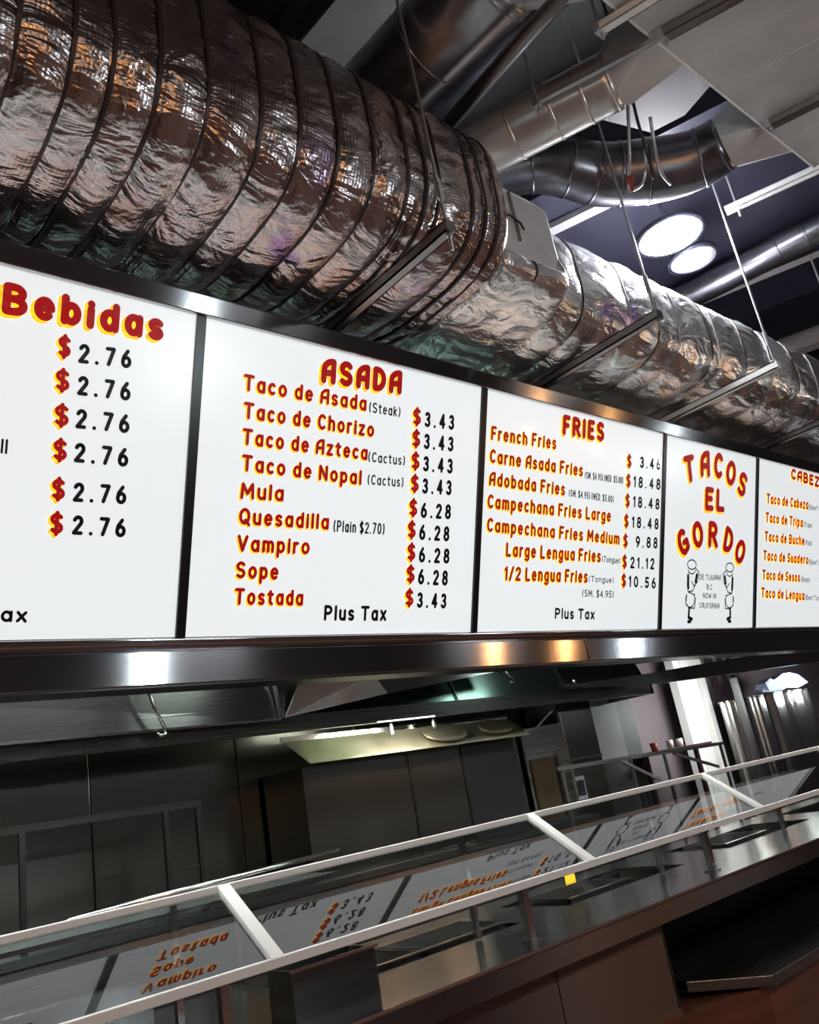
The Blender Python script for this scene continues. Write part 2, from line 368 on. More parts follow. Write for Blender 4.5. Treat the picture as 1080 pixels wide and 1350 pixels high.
# ------------------------------------------------------------------ stroke lettering
def arc(cx, cy, rx, ry, a0, a1, n=None):
    n = n or max(3, int(abs(a1 - a0) / 30))
    return [(cx + rx * math.cos(math.radians(a0 + (a1 - a0) * i / n)), cy + ry * math.sin(math.radians(a0 + (a1 - a0) * i / n))) for i in range(n + 1)]
def ell(cx, cy, rx, ry): return arc(cx, cy, rx, ry, 0, 360, 12)
S_CAP = [arc(.2, .75, .2, .25, 35, 270, 7) + arc(.2, .25, .2, .25, 90, -145, 7)[1:]]
GL = {
 ' ': (.18, []), '.': (0.0, [[(0, 0), (0, .01)]]), '/': (.3, [[(0, -.05), (.3, 1.05)]]),
 '(': (.12, [arc(.2, .48, .2, .62, 125, 235)]), ')': (.12, [arc(-.08, .48, .2, .62, 55, -55)]),
 '$': (.4, S_CAP + [[(.2, -.14), (.2, 1.14)]]),
 'A': (.42, [[(0, 0), (0, .55)] + arc(.36, .55, .36, .45, 180, 90) + [(.42, 1), (.42, 0)], [(0, .4), (.42, .4)]]),
 'B': (.42, [[(0, 0), (0, 1), (.18, 1)] + arc(.18, .76, .2, .24, 90, -90) + [(0, .52)], [(.2, .52)] + arc(.2, .26, .22, .26, 90, -90) + [(0, 0)]]),
 'C': (.4, [arc(.23, .5, .23, .5, 48, 312)]), 'D': (.42, [[(0, 0), (0, 1), (.12, 1)] + arc(.12, .5, .3, .5, 90, -90) + [(0, 0)]]),
 'E': (.34, [[(.34, 1), (0, 1), (0, 0), (.34, 0)], [(0, .52), (.28, .52)]]), 'F': (.34, [[(.34, 1), (0, 1), (0, 0)], [(0, .5), (.28, .5)]]),
 'G': (.44, [arc(.23, .5, .23, .5, 50, 300) + [(.44, .12), (.44, .46), (.26, .46)]]), 'H': (.4, [[(0, 0), (0, 1)], [(.4, 0), (.4, 1)], [(0, .5), (.4, .5)]]),
 'I': (0, [[(0, 0), (0, 1)]]), 'J': (.3, [[(.3, 1), (.3, .2)] + arc(.15, .2, .15, .2, 0, -160)]), 'K': (.4, [[(0, 0), (0, 1)], [(.4, 1), (0, .42)], [(.12, .55), (.42, 0)]]),
 'L': (.34, [[(0, 1), (0, 0), (.34, 0)]]), 'M': (.56, [[(0, 0), (.04, 1), (.28, .3), (.52, 1), (.56, 0)]]), 'N': (.42, [[(0, 0), (0, 1), (.42, 0), (.42, 1)]]),
 'O': (.48, [ell(.24, .5, .24, .5)]), 'P': (.4, [[(0, 0), (0, 1), (.18, 1)] + arc(.18, .73, .22, .27, 90, -90) + [(0, .46)]]),
 'Q': (.48, [ell(.24, .5, .24, .5), [(.28, .22), (.5, -.1)]]), 'R': (.42, [[(0, 0), (0, 1), (.18, 1)] + arc(.18, .74, .22, .26, 90, -90) + [(.05, .48)], [(.2, .48), (.44, 0)]]),
 'S': (.4, S_CAP), 'T': (.46, [[(0, 1), (.46, 1)], [(.23, 1), (.23, 0)]]), 'U': (.42, [[(0, 1), (0, .25)] + arc(.21, .25, .21, .25, 180, 360) + [(.42, 1)]]),
 'V': (.44, [[(0, 1), (.22, 0), (.44, 1)]]), 'W': (.62, [[(0, 1), (.15, 0), (.31, .7), (.47, 0), (.62, 1)]]), 'X': (.4, [[(0, 0), (.4, 1)], [(0, 1), (.4, 0)]]),
 'Z': (.4, [[(0, 1), (.4, 1), (0, 0), (.4, 0)]]),
 'a': (.34, [ell(.17, .31, .17, .31), [(.34, .62), (.34, 0)]]), 'b': (.34, [ell(.17, .31, .17, .31), [(0, 1), (0, 0)]]), 'c': (.3, [arc(.17, .31, .17, .31, 50, 310)]),
 'd': (.34, [ell(.17, .31, .17, .31), [(.34, 1), (.34, 0)]]), 'e': (.34, [[(.02, .33), (.34, .33)] + arc(.17, .31, .17, .31, 5, 315)]),
 'f': (.24, [[(.1, 0), (.1, .75)] + arc(.26, .78, .16, .22, 180, 80), [(-.02, .62), (.24, .62)]]),
 'g': (.34, [ell(.17, .31, .17, .31), [(.34, .62), (.34, -.12)] + arc(.17, -.12, .17, .15, 0, -150)]), 'h': (.32, [[(0, 0), (0, 1)], [(0, .36)] + arc(.16, .4, .16, .22, 180, 0) + [(.32, 0)]]),
 'i': (0, [[(0, 0), (0, .62)], [(0, .9), (0, .93)]]), 'k': (.3, [[(0, 0), (0, 1)], [(.28, .62), (0, .25)], [(.08, .35), (.3, 0)]]), 'l': (0, [[(0, 0), (0, 1)]]),
 'm': (.52, [[(0, 0), (0, .62)], [(0, .4)] + arc(.13, .42, .13, .2, 180, 0) + [(.26, 0)], [(.26, .4)] + arc(.39, .42, .13, .2, 180, 0) + [(.52, 0)]]),
 'n': (.32, [[(0, 0), (0, .62)], [(0, .36)] + arc(.16, .4, .16, .22, 180, 0) + [(.32, 0)]]), 'o': (.36, [ell(.18, .31, .18, .31)]),
 'p': (.34, [ell(.17, .31, .17, .31), [(0, .62), (0, -.3)]]), 'q': (.34, [ell(.17, .31, .17, .31), [(.34, .62), (.34, -.3)]]), 'r': (.2, [[(0, 0), (0, .62)], [(0, .36)] + arc(.16, .4, .16, .22, 180, 75)]),
 's': (.28, [arc(.14, .46, .14, .16, 35, 270, 5) + arc(.14, .15, .14, .15, 90, -145, 5)[1:]]), 't': (.24, [[(.1, .92), (.1, .1), (.22, .0)], [(-.02, .62), (.24, .62)]]),
 'u': (.32, [[(0, .62), (0, .22)] + arc(.16, .22, .16, .22, 180, 360) + [(.32, .62)], [(.32, .3), (.32, 0)]]), 'v': (.32, [[(0, .62), (.16, 0), (.32, .62)]]),
 'x': (.32, [[(0, .62), (.32, 0)], [(0, 0), (.32, .62)]]), 'y': (.32, [[(0, .62), (.16, .05)], [(.32, .62), (.08, -.3)]]), 'z': (.3, [[(0, .62), (.3, .62), (0, 0), (.3, 0)]]),
 '0': (.4, [ell(.2, .5, .2, .5)]), '1': (.14, [[(0, .82), (.14, 1), (.14, 0)]]), '2': (.38, [arc(.19, .74, .19, .26, 165, -25, 6) + [(0, 0), (.38, 0)]]),
 '3': (.38, [arc(.18, .76, .17, .24, 150, -90, 6), arc(.18, .26, .2, .26, 90, -150, 6)]), '4': (.42, [[(.3, 0), (.3, 1), (0, .28), (.42, .28)]]),
 '5': (.38, [[(.36, 1), (.06, 1), (.03, .54)] + arc(.18, .3, .2, .3, 115, -145, 7)]), '6': (.4, [ell(.2, .29, .2, .29), [(.0, .3), (.05, .62), (.26, 1)]]),
 '7': (.38, [[(0, 1), (.38, 1), (.12, 0)]]), '8': (.4, [ell(.2, .76, .17, .24), ell(.2, .26, .2, .26)]), '9': (.4, [ell(.2, .71, .2, .29), [(.4, .7), (.35, .38), (.14, 0)]]),
}
for _c in 'abcdefghiklmnopqrstuvxyz':
    GL[_c] = (GL[_c][0], [[(x, y * 1.14 if y <= .7 else y) for x, y in ln] for ln in GL[_c][1]])
def strokes(mb, lines, f2, hw, w):
    """lines in the letter plane -> quads and joint discs; f2 maps 2D to the board"""
    for ln in lines:
        P = [Vector(f2(*p)) for p in ln]
        for a, b in zip(P, P[1:]):
            d = b - a
            if d.length < 1e-6: continue
            d = d.normalized(); s = Vector((-d.y, d.x)) * hw
            mb.face([BP(q.x, q.y, w) for q in (a + s, a - s, b - s, b + s)])
        for p in P:
            mb.face([BP(p.x + hw * math.cos(t * PI / 4 + PI / 8), p.y + hw * math.sin(t * PI / 4 + PI / 8), w) for t in range(8)])
def text_mesh(text, u0, v0, u1, v1, cap, weight, w, du=0, dv=0, track=0.12, grow=1.0, only=None):
    hw = cap * weight / 2
    ws = [GL[c][0] for c in text]; n = sum(1 for c in text if c != ' ')
    tot = sum(ws) + track * (len(text) - 1)
    sx = ((u1 - u0) - 2 * hw * n) / tot if tot > 0 else cap
    mb = MB(); x = u0 + hw
    for ci, (c, wd) in enumerate(zip(text, ws)):
        def f2(px, py, x=x):
            X = x + px * sx; k = (X - u0) / max(1e-6, u1 - u0)
            return (X + du, v0 + (v1 - v0) * k + hw + py * (cap - 2 * hw) + dv)
        if only is None or only == ci: strokes(mb, GL[c][1], f2, hw * grow, w)
        x += wd * sx + track * sx + (2 * hw if c != ' ' else 0)
    return mb

TEXT = [
 (0, 'R', 'Bebidas', 0.776, 1.128, 1.371, 1.157, 0.116),
 (0, 'D', '$', 0.974, 1.021, 1.021, 1.02, 0.077),
 (0, 'D', '$', 0.974, 0.896, 1.026, 0.896, 0.077),
 (0, 'D', '$', 0.98, 0.768, 1.033, 0.768, 0.077),
 (0, 'D', '$', 0.985, 0.643, 1.036, 0.641, 0.076),
 (0, 'D', '$', 0.991, 0.501, 1.04, 0.499, 0.076),
 (0, 'D', '$', 0.994, 0.377, 1.043, 0.375, 0.076),
 (0, 'K', '2.76', 1.049, 1.009, 1.25, 1.026, 0.074),
 (0, 'K', '2.76', 1.054, 0.89, 1.256, 0.901, 0.074),
 (0, 'K', '2.76', 1.057, 0.767, 1.261, 0.776, 0.074),
 (0, 'K', '2.76', 1.061, 0.642, 1.266, 0.647, 0.074),
 (0, 'K', '2.76', 1.068, 0.497, 1.269, 0.504, 0.073),
 (0, 'K', '2.76', 1.074, 0.377, 1.276, 0.378, 0.073),
 (0, 'k', 'll', 0.811, 0.642, 0.833, 0.642, 0.053),
 (0, 'K', 'Tax', 0.795, 0.063, 0.943, 0.057, 0.054),
 (1, 'R', 'ASADA', 2.128, 1.133, 2.609, 1.162, 0.121),
 (1, 'r', 'Taco de Asada', 1.736, 1.028, 2.397, 1.046, 0.074),
 (1, 'r', 'Taco de Chorizo', 1.745, 0.91, 2.451, 0.929, 0.074),
 (1, 'r', 'Taco de Azteca', 1.747, 0.799, 2.419, 0.814, 0.073),
 (1, 'r', 'Taco de Nopal', 1.752, 0.688, 2.391, 0.693, 0.073),
 (1, 'r', 'Mula', 1.755, 0.57, 1.969, 0.578, 0.073),
 (1, 'r', 'Quesadilla', 1.755, 0.463, 2.218, 0.471, 0.073),
 (1, 'r', 'Vampiro', 1.755, 0.349, 2.121, 0.354, 0.073),
 (1, 'r', 'Sope', 1.757, 0.238, 1.966, 0.236, 0.073),
 (1, 'r', 'Tostada', 1.758, 0.127, 2.102, 0.126, 0.072),
 (1, 'k', '(Steak)', 2.413, 1.045, 2.609, 1.052, 0.051),
 (1, 'k', '(Cactus)', 2.424, 0.809, 2.654, 0.818, 0.05),
 (1, 'k', '(Cactus)', 2.427, 0.701, 2.651, 0.711, 0.05),
 (1, 'k', '(Plain $2.70)', 2.244, 0.465, 2.547, 0.471, 0.055),
 (1, 'K', 'Plus Tax', 2.219, 0.06, 2.586, 0.057, 0.072),
 (1, 'K', '3.43', 2.769, 1.027, 2.977, 1.041, 0.08),
 (1, 'D', '$', 2.69, 1.027, 2.745, 1.033, 0.083),
 (1, 'K', '3.43', 2.771, 0.916, 2.979, 0.928, 0.08),
 (1, 'D', '$', 2.692, 0.917, 2.747, 0.923, 0.083),
 (1, 'K', '3.43', 2.773, 0.803, 2.981, 0.813, 0.08),
 (1, 'D', '$', 2.694, 0.806, 2.75, 0.81, 0.083),
 (1, 'K', '3.43', 2.775, 0.691, 2.98, 0.701, 0.08),
 (1, 'D', '$', 2.697, 0.695, 2.752, 0.698, 0.082),
 (1, 'K', '6.28', 2.773, 0.569, 2.983, 0.577, 0.079),
 (1, 'D', '$', 2.695, 0.574, 2.75, 0.576, 0.082),
 (1, 'K', '6.28', 2.77, 0.459, 2.979, 0.463, 0.079),
 (1, 'D', '$', 2.692, 0.465, 2.747, 0.467, 0.082),
 (1, 'K', '6.28', 2.775, 0.347, 2.987, 0.349, 0.079),
 (1, 'D', '$', 2.697, 0.355, 2.752, 0.356, 0.082),
 (1, 'K', '6.28', 2.777, 0.238, 2.983, 0.236, 0.079),
 (1, 'D', '$', 2.699, 0.247, 2.754, 0.247, 0.082),
 (1, 'K', '3.43', 2.777, 0.122, 2.98, 0.119, 0.079),
 (1, 'D', '$', 2.699, 0.132, 2.754, 0.131, 0.081),
 (2, 'R', 'FRIES', 3.857, 1.142, 4.265, 1.155, 0.125),
 (2, 'r', 'French Fries', 3.254, 1.029, 3.806, 1.047, 0.079),
 (2, 'r', 'Carne Asada Fries', 3.251, 0.904, 4.065, 0.917, 0.079),
 (2, 'r', 'Adobada Fries', 3.254, 0.781, 3.902, 0.786, 0.079),
 (2, 'r', 'Campechana Fries Large', 3.248, 0.658, 4.362, 0.665, 0.079),
 (2, 'r', 'Campechana Fries Medium', 3.252, 0.532, 4.461, 0.529, 0.078),
 (2, 'r', 'Large Lengua Fries', 3.411, 0.406, 4.272, 0.409, 0.08),
 (2, 'r', '1/2 Lengua Fries', 3.405, 0.275, 4.148, 0.28, 0.08),
 (2, 'k', '(SM. $4.95) (MED. $5.00)', 4.086, 0.909, 4.481, 0.918, 0.044),
 (2, 'k', '(SM. $4.95) (MED. $5.00)', 3.939, 0.787, 4.386, 0.79, 0.043),
 (2, 'k', '(Tongue)', 4.286, 0.414, 4.475, 0.411, 0.039),
 (2, 'k', '(Tongue)', 4.16, 0.288, 4.414, 0.287, 0.038),
 (2, 'k', '(SM. $4.95)', 4.102, 0.198, 4.419, 0.195, 0.044),
 (2, 'K', 'Plus Tax', 3.852, 0.065, 4.23, 0.06, 0.066),
 (2, 'K', '3.46', 4.658, 1.041, 4.897, 1.053, 0.077),
 (2, 'D', '$', 4.513, 1.029, 4.564, 1.031, 0.082),
 (2, 'K', '18.48', 4.592, 0.907, 4.904, 0.92, 0.076),
 (2, 'D', '$', 4.51, 0.903, 4.562, 0.904, 0.082),
 (2, 'K', '18.48', 4.594, 0.778, 4.9, 0.787, 0.076),
 (2, 'D', '$', 4.508, 0.775, 4.559, 0.775, 0.082),
 (2, 'K', '18.48', 4.588, 0.646, 4.897, 0.654, 0.076),
 (2, 'D', '$', 4.502, 0.645, 4.553, 0.644, 0.082),
 (2, 'K', '9.88', 4.637, 0.522, 4.891, 0.528, 0.076),
 (2, 'D', '$', 4.499, 0.519, 4.551, 0.518, 0.082),
 (2, 'K', '21.12', 4.586, 0.386, 4.86, 0.388, 0.076),
 (2, 'D', '$', 4.497, 0.387, 4.548, 0.385, 0.081),
 (2, 'K', '10.56', 4.574, 0.266, 4.885, 0.262, 0.075),
 (2, 'D', '$', 4.495, 0.268, 4.546, 0.265, 0.081),
 (3, 'R', 'EL', 5.475, 0.831, 5.753, 0.839, 0.174),
 (3, 'k', 'DE TIJUANA', 5.432, 0.338, 5.725, 0.34, 0.04),
 (3, 'k', 'B.C.', 5.531, 0.27, 5.618, 0.269, 0.04),
 (3, 'k', 'NOW IN', 5.481, 0.208, 5.665, 0.207, 0.04),
 (3, 'k', 'CALIFORNIA', 5.436, 0.139, 5.713, 0.135, 0.04),
 (4, 'R', 'CABEZA', 6.808, 1.2, 7.454, 1.181, 0.093),
 (4, 'r', 'Taco de Cabeza', 6.397, 0.963, 7.137, 0.976, 0.082),
 (4, 'r', 'Taco de Tripa', 6.386, 0.814, 7.04, 0.82, 0.081),
 (4, 'r', 'Taco de Buche', 6.377, 0.665, 7.075, 0.67, 0.081),
 (4, 'r', 'Taco de Suadero', 6.361, 0.515, 7.156, 0.515, 0.081),
 (4, 'r', 'Taco de Sesos', 6.352, 0.365, 7.006, 0.363, 0.08),
 (4, 'r', 'Taco de Lengua', 6.34, 0.226, 7.094, 0.214, 0.08),
 (4, 'k', '(Beef Head)', 7.152, 0.977, 7.509, 0.986, 0.045),
 (4, 'k', '(Tripe)', 7.06, 0.824, 7.219, 0.827, 0.045),
 (4, 'k', '(Pork)', 7.09, 0.674, 7.225, 0.675, 0.045),
 (4, 'k', '(Beef Brisket)', 7.171, 0.516, 7.592, 0.516, 0.045),
 (4, 'k', '(Brain)', 7.029, 0.366, 7.192, 0.364, 0.044),
 (4, 'k', '(Beef Tongue)', 7.108, 0.219, 7.507, 0.211, 0.044),
]

# ------------------------------------------------------------------ menu panels
PANELS = [(-0.55, 1.505, 'wide lit white drinks menu panel at the left edge, six red dollar prices'),
          (1.545, 3.165, 'lit white menu panel headed ASADA with nine dishes and prices'),
          (3.205, 4.92, 'lit white menu panel headed FRIES with seven dishes and prices'),
          (4.955, 6.215, 'narrow lit white panel with arched red lettering and two small cooks'),
          (6.25, 8.25, 'lit white menu panel headed CABEZA at the right edge')]
roots = []
for u0, u1, lab in PANELS:
    c = BP((u0 + u1) / 2, 0, 0)
    t = thing('menu_board', lab, 'menu board', tuple(c), 'lit menu panels')
    bbox(MB(), u0 + .002, u1 - .002, 0.0, 1.296, -0.10, -0.004).build('light_box', M['white_paint'], t)
    bbox(MB(), u0, u1, -0.002, 1.298, -0.003, 0.0).build('panel_face', M['white'], t)
    roots.append(t)
for p, st, tx, a, b, c, d, cap in TEXT:
    t = roots[p]; trk = 0.14
    if st in ('K', 'D') and tx[0] in '0123456789': trk = 0.32
    wt = {'R': 0.25, 'r': 0.205, 'D': 0.2, 'K': 0.2, 'k': 0.15}[st]
    if p == 4: wt *= 1.0
    name = {'R': 'title_lettering', 'r': 'item_lettering', 'D': 'dollar_sign', 'K': 'price_lettering', 'k': 'small_lettering'}[st]
    if tx in ('Plus Tax', 'Tax'): name = 'tax_lettering'
    cx = cap * 0.09
    if st == 'R':
        for ci in range(len(tx)):
            text_mesh(tx, a, b, c, d, cap, wt, 0.0015, -cx, -cx, trk, 1.1, ci).build('title_letter_shadow', M['yellow'], t)
            text_mesh(tx, a, b, c, d, cap, wt, 0.003, 0, 0, trk, 1.0, ci).build('title_letter', M['red'], t)
    elif st in 'rD':
        o = cx if st != 'r' else cap * .08
        text_mesh(tx, a, b, c, d, cap, wt, 0.0015, -o, -o, trk, 1.12).build(name + '_shadow', M['yellow'], t)
        text_mesh(tx, a, b, c, d, cap, wt, 0.003, 0, 0, trk).build(name, M['red'] if p < 2 or st == 'R' and p == 4 else M['brick_red'], t)
    else:
        text_mesh(tx, a, b, c, d, cap, wt, 0.002, 0, 0, trk).build(name, M['ink'] if st == 'K' else M['grey_ink'] if p in (4,) else M['ink'], t)
# arched letters of the narrow panel
def arch_letter(ch, cu, cv, rot, h, t):
    wd = GL[ch][0]; hw = h * 0.115; a = math.radians(rot)
    for mname, mm, w, du, g in (('arched_letter_shadow', M['yellow'], 0.0015, -.014, 1.15), ('arched_letter', M['red'], 0.003, 0, 1.0)):
        mb = MB()
        def f2(px, py):
            x = (px - wd / 2) * h * 1.08; y = (py - .5) * (h - 2 * hw)
            return (cu + du + x * math.cos(a) - y * math.sin(a), cv + du + x * math.sin(a) + y * math.cos(a))
        strokes(mb, GL[ch][1], f2, hw * g, w)
        mb.build(mname, mm, t)
for ch, cu, cv, rot in (('T', 5.261, 1.105, 14), ('A', 5.464, 1.165, 5), ('C', 5.65, 1.175, -3), ('O', 5.834, 1.14, -10), ('S', 6.01, 1.075, -22),
                        ('G', 5.203, 0.59, 28), ('O', 5.391, 0.655, 14), ('R', 5.60, 0.668, 0), ('D', 5.824, 0.64, -14), ('O', 6.0, 0.565, -26)):
    arch_letter(ch, cu, cv, rot, 0.195, roots[3])
# two small cooks drawn in line, mirrored
for sgn, cu in ((1, 5.345), (-1, 5.83)):
    t = roots[3]; mb = MB()
    def f2(x, y, cu=cu, sgn=sgn): return (cu + sgn * x, .045 + y * .93)
    thin = [ell(-.02, .425, .058, .036), arc(-.02, .385, .045, .03, 180, 360), [(.03, .40), (.075, .37), (.06, .30), (.02, .27)],
            [(-.06, .36), (-.075, .28), (-.06, .22), (.0, .23), (.05, .30)], arc(-.03, .165, .06, .06, 150, 400), [(-.075, .2), (-.085, .13), (-.04, .1), (.03, .1), (.04, .18)],
            [(-.06, .22), (.03, .2)], [(-.02, .3), (.02, .26)]]
    strokes(mb, thin, f2, 0.0042, 0.002)
    strokes(mb, [[(-.065, .34), (-.06, .25)], [(.05, .35), (.035, .3)]], f2, 0.014, 0.002)
    strokes(mb, [[(-.04, .095), (-.045, .03)], [(-.045, .03), (.0, .018)], [(-.05, .0), (-.02, -.0)]], f2, 0.012, 0.002)
    mb.build('cook_drawing', M['ink'], t)

# frame around the panels
fr = thing('metal_frame', 'long brushed steel frame with black mullions holding the menu panels', 'frame', tuple(BP(3.8, -0.06, 0)))
UL, UR = -0.62, 8.32
bbox(MB(), UL, UR, 1.298, 1.382, -0.12, 0.03).build('top_rail', M['steel_beam'], fr, bevel=0.006)
bbox(MB(), UL, UR, -0.058, -0.004, -0.12, 0.03).build('bottom_rail', M['steel_beam'], fr, bevel=0.006)
bbox(MB(), UL, UR, -0.03, -0.024, 0.03, 0.038).build('rail_ridge', M['steel_bright'], fr)
for a, b in ((1.505, 1.545), (3.165, 3.205), (4.92, 4.955), (6.215, 6.25)):
    bbox(MB(), a, b, -0.004, 1.298, -0.1, 0.012).build('mullion', M['black'], fr)
bbox(MB(), UL, PANELS[0][0], -0.004, 1.298, -0.1, 0.03).build('end_stile', M['steel_beam'], fr)
bbox(MB(), PANELS[-1][1], UR, -0.004, 1.298, -0.1, 0.03).build('end_stile', M['steel_beam'], fr)
bm_ = thing('header_beam', 'smooth steel header beam right below the menu panels', 'beam', (3.8, 3.07, 2.084))
MB().box(UL, 4.045, 3.0, 3.14, 2.084, 2.214).build('beam_cover', M['steel_beam'], bm_, bevel=0.004)
MB().box(4.05, UR, 3.0, 3.14, 2.084, 2.214).build('beam_cover', M['steel_beam'], bm_, bevel=0.004)
MB().box(UL, UR, 3.005, 3.135, 2.076, 2.083).build('bottom_lip', M['black'], bm_)

ls = thing('fill_strip', 'thin glowing strip added unseen behind the header beam to whiten the guard rails', 'lamp', (3.8, 3.17, 2.11))  # added light source, hidden from the camera, brightens the guard rails
MB().box(UL, UR, 3.141, 3.20, 2.134, 2.165).build('housing', M['rod'], ls)
MB().box(UL, UR, 3.20, 3.21, 2.106, 2.165).build('fill_shield', M['black'], ls)  # added blocker, keeps the strip light off the kitchen
MB().box(UL + .02, UR - .02, 3.15, 3.19, 2.126, 2.134).build('diffuser', mat('fill_strip_glow', (1, 1, 1), .5, 0, 55, (.95, 1, .97)), ls)
# ------------------------------------------------------------------ foil wrapped duct
def duct_mesh(xa, xb, par, straps, dx=0.016, nt=160, seed=0, puff=0.036, wr=0.010):
    """par(x) -> yc, a, zc, b"""
    mb = MB(); nx = int((xb - xa) / dx); S = [xa] + sorted(straps) + [xb]
    for i in range(nx + 1):
        x = xa + (xb - xa) * i / nx
        k = max(j for j in range(len(S)) if S[j] <= x + 1e-9); k = min(k, len(S) - 2)
        u = (x - S[k]) / max(1e-6, S[k + 1] - S[k]); L = S[k + 1] - S[k]
        bul = puff * min(1, L / 0.25) * (math.sin(PI * min(1, max(0, u))) ** 0.5)
        yc, a, zc, b = par(x)
        for j in range(nt):
            t = 2 * PI * j / nt
            y, z = rrect(t, a, b)
            low = max(0.0, -math.sin(t))
            n1 = noise.noise(Vector((x * 2.2 + seed, y * 5, z * 5))) ; n2 = noise.noise(Vector((x * 7 + seed, y * 11, z * 11)))
            n3 = abs(noise.noise(Vector((x * 5 + 9, y * 16 + seed, z * 16))))
            k_ = min(1.0, 0.12 + 3.2 * min(u, 1 - u)); n1 *= k_; n2 *= k_; n3 *= k_
            s = 1 - 0.012 + bul / 0.45 * (0.6 + 0.8 * low) + wr * (n1 * 1.6 + n2 * 1.0) * (1 + 1.0 * low) - wr * 2.2 * n3
            mb.v.append((x + 0.012 * n1, yc + y * s, zc + z * s))
    for i in range(nx):
        for j in range(nt):
            q = i * nt; jj = (j + 1) % nt
            mb.f.append((q + j, q + jj, q + nt + jj, q + nt + j))
    mb.f.append(tuple(range(nt))); mb.f.append(tuple(nx * nt + j for j in range(nt)))
    return mb
def rrect(t, a, b, e=0.62):
    c, s = math.cos(t), math.sin(t)
    return (math.copysign(abs(c) ** e, c) * a, math.copysign(abs(s) ** e, s) * b)
def strap_mb(x, par, k=1.0, wd=0.014, tilt=0.0, n=72):
    mb = MB(); yc, a, zc, b = par(x)
    P = []
    for j in range(n):
        y, z = rrect(2 * PI * j / n, a, b)
        xx = x + tilt * z / b
        P.append([(xx + dx, yc + y * kk, zc + z * kk) for dx, kk in ((-wd / 2, k), (wd / 2, k), (wd / 2, k + .014), (-wd / 2, k + .014))])
    i0 = len(mb.v)
    for r in P: mb.v += r
    for j in range(n):
        for m_ in range(4):
            a_ = i0 + j * 4; b_ = i0 + ((j + 1) % n) * 4
            mb.f.append((a_ + m_, a_ + (m_ + 1) % 4, b_ + (m_ + 1) % 4, b_ + m_))
    return mb
def parL(x): return (2.43, 0.525, 4.15 - 0.012 * max(0, x - 1), 0.435 - 0.012 * max(0, x - 1))
def parR(x):
    k = min(1, max(0, (x - 3) / 4)); q = min(1, max(0, (x - 3.22) / 0.2)); q = q * q * (3 - 2 * q)
    top = 3.90 + (0.51 - 0.045 * k) * q; bot = 3.72 + 0.015 * k; fy = 1.99 + 0.14 * q
    return ((fy + 3.0) / 2, (3.0 - fy) / 2, (top + bot) / 2, (top - bot) / 2)
SL = [-0.2, 0.1, 0.36, 0.63, 0.79, 0.91, 1.07, 1.24, 1.45, 1.62, 1.79, 1.97, 2.15, 2.25, 2.33, 2.53, 2.61, 2.70]
dL = thing('foil_wrapped_duct', 'thick brownish foil-wrapped duct with many dark straps, upper left', 'duct', (1.1, 2.43, 3.7))
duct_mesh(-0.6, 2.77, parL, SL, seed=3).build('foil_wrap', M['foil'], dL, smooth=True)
for i, x in enumerate(SL):
    strap_mb(x, parL, 1.003, 0.012 if i % 3 else 0.016, 0.008 * math.sin(i * 2.3)).build('strap', M['strap'], dL, smooth=False)
dR = thing('foil_wrapped_duct', 'brighter silver foil-wrapped duct section running away to the right above the narrow panel', 'duct', (6, 2.55, 3.7))
SR = [3.0, 3.36, 3.59, 4.03, 4.34, 4.57, 4.95, 5.05, 5.41, 5.8, 6.2, 6.55, 7.0, 7.6, 8.2]
duct_mesh(2.785, 8.9, parR, SR, dx=0.025, seed=11, puff=0.034, wr=0.014).build('foil_wrap', M['foil_lit'], dR, smooth=True)
for i, x in enumerate(SR):
    strap_mb(x, parR, 0.998, 0.01, 0.02 * math.sin(i * 1.7)).build('strap', M['rod'] if i % 2 else M['strap'], dR)
# bare sheet-metal collar between the two
cl = thing('bare_duct_collar', 'bare pale grey sheet metal duct piece between the two foil-wrapped sections', 'duct', (2.97, 2.5, 3.75))
prof = [(2.05, 3.86), (2.05, 4.30), (2.15, 4.45), (2.85, 4.45), (2.95, 4.3), (2.95, 3.86)]
MB().slab([(2.76, y, z) for y, z in prof], (0.55, 0, 0)).build('collar_body', M['galv'], cl, bevel=0.01)
MB().box(3.0, 3.012, 2.038, 2.05, 4.0, 4.30).build('seam', M['strut'], cl)
MB().box(2.86, 2.96, 2.034, 2.05, 4.17, 4.22).build('repair_patch', M['white_paint'], cl)
MB().tube([(2.84, 2.04, 4.12), (2.95, 2.03, 4.125), (3.03, 2.035, 4.11), (3.04, 2.03, 4.07)], 0.006, 6).build('wire_tie', M['wire'], cl)
# loose tail of tape on the duct top
tag(MB().slab([(1.80, 2.12, 4.60), (1.98, 2.08, 4.66), (1.88, 2.18, 4.60)], (0, .004, .002)).build('foil_tape_tail', M['galv']), 'pale pointed tail of tape sticking up from the strapped duct top', 'tape')

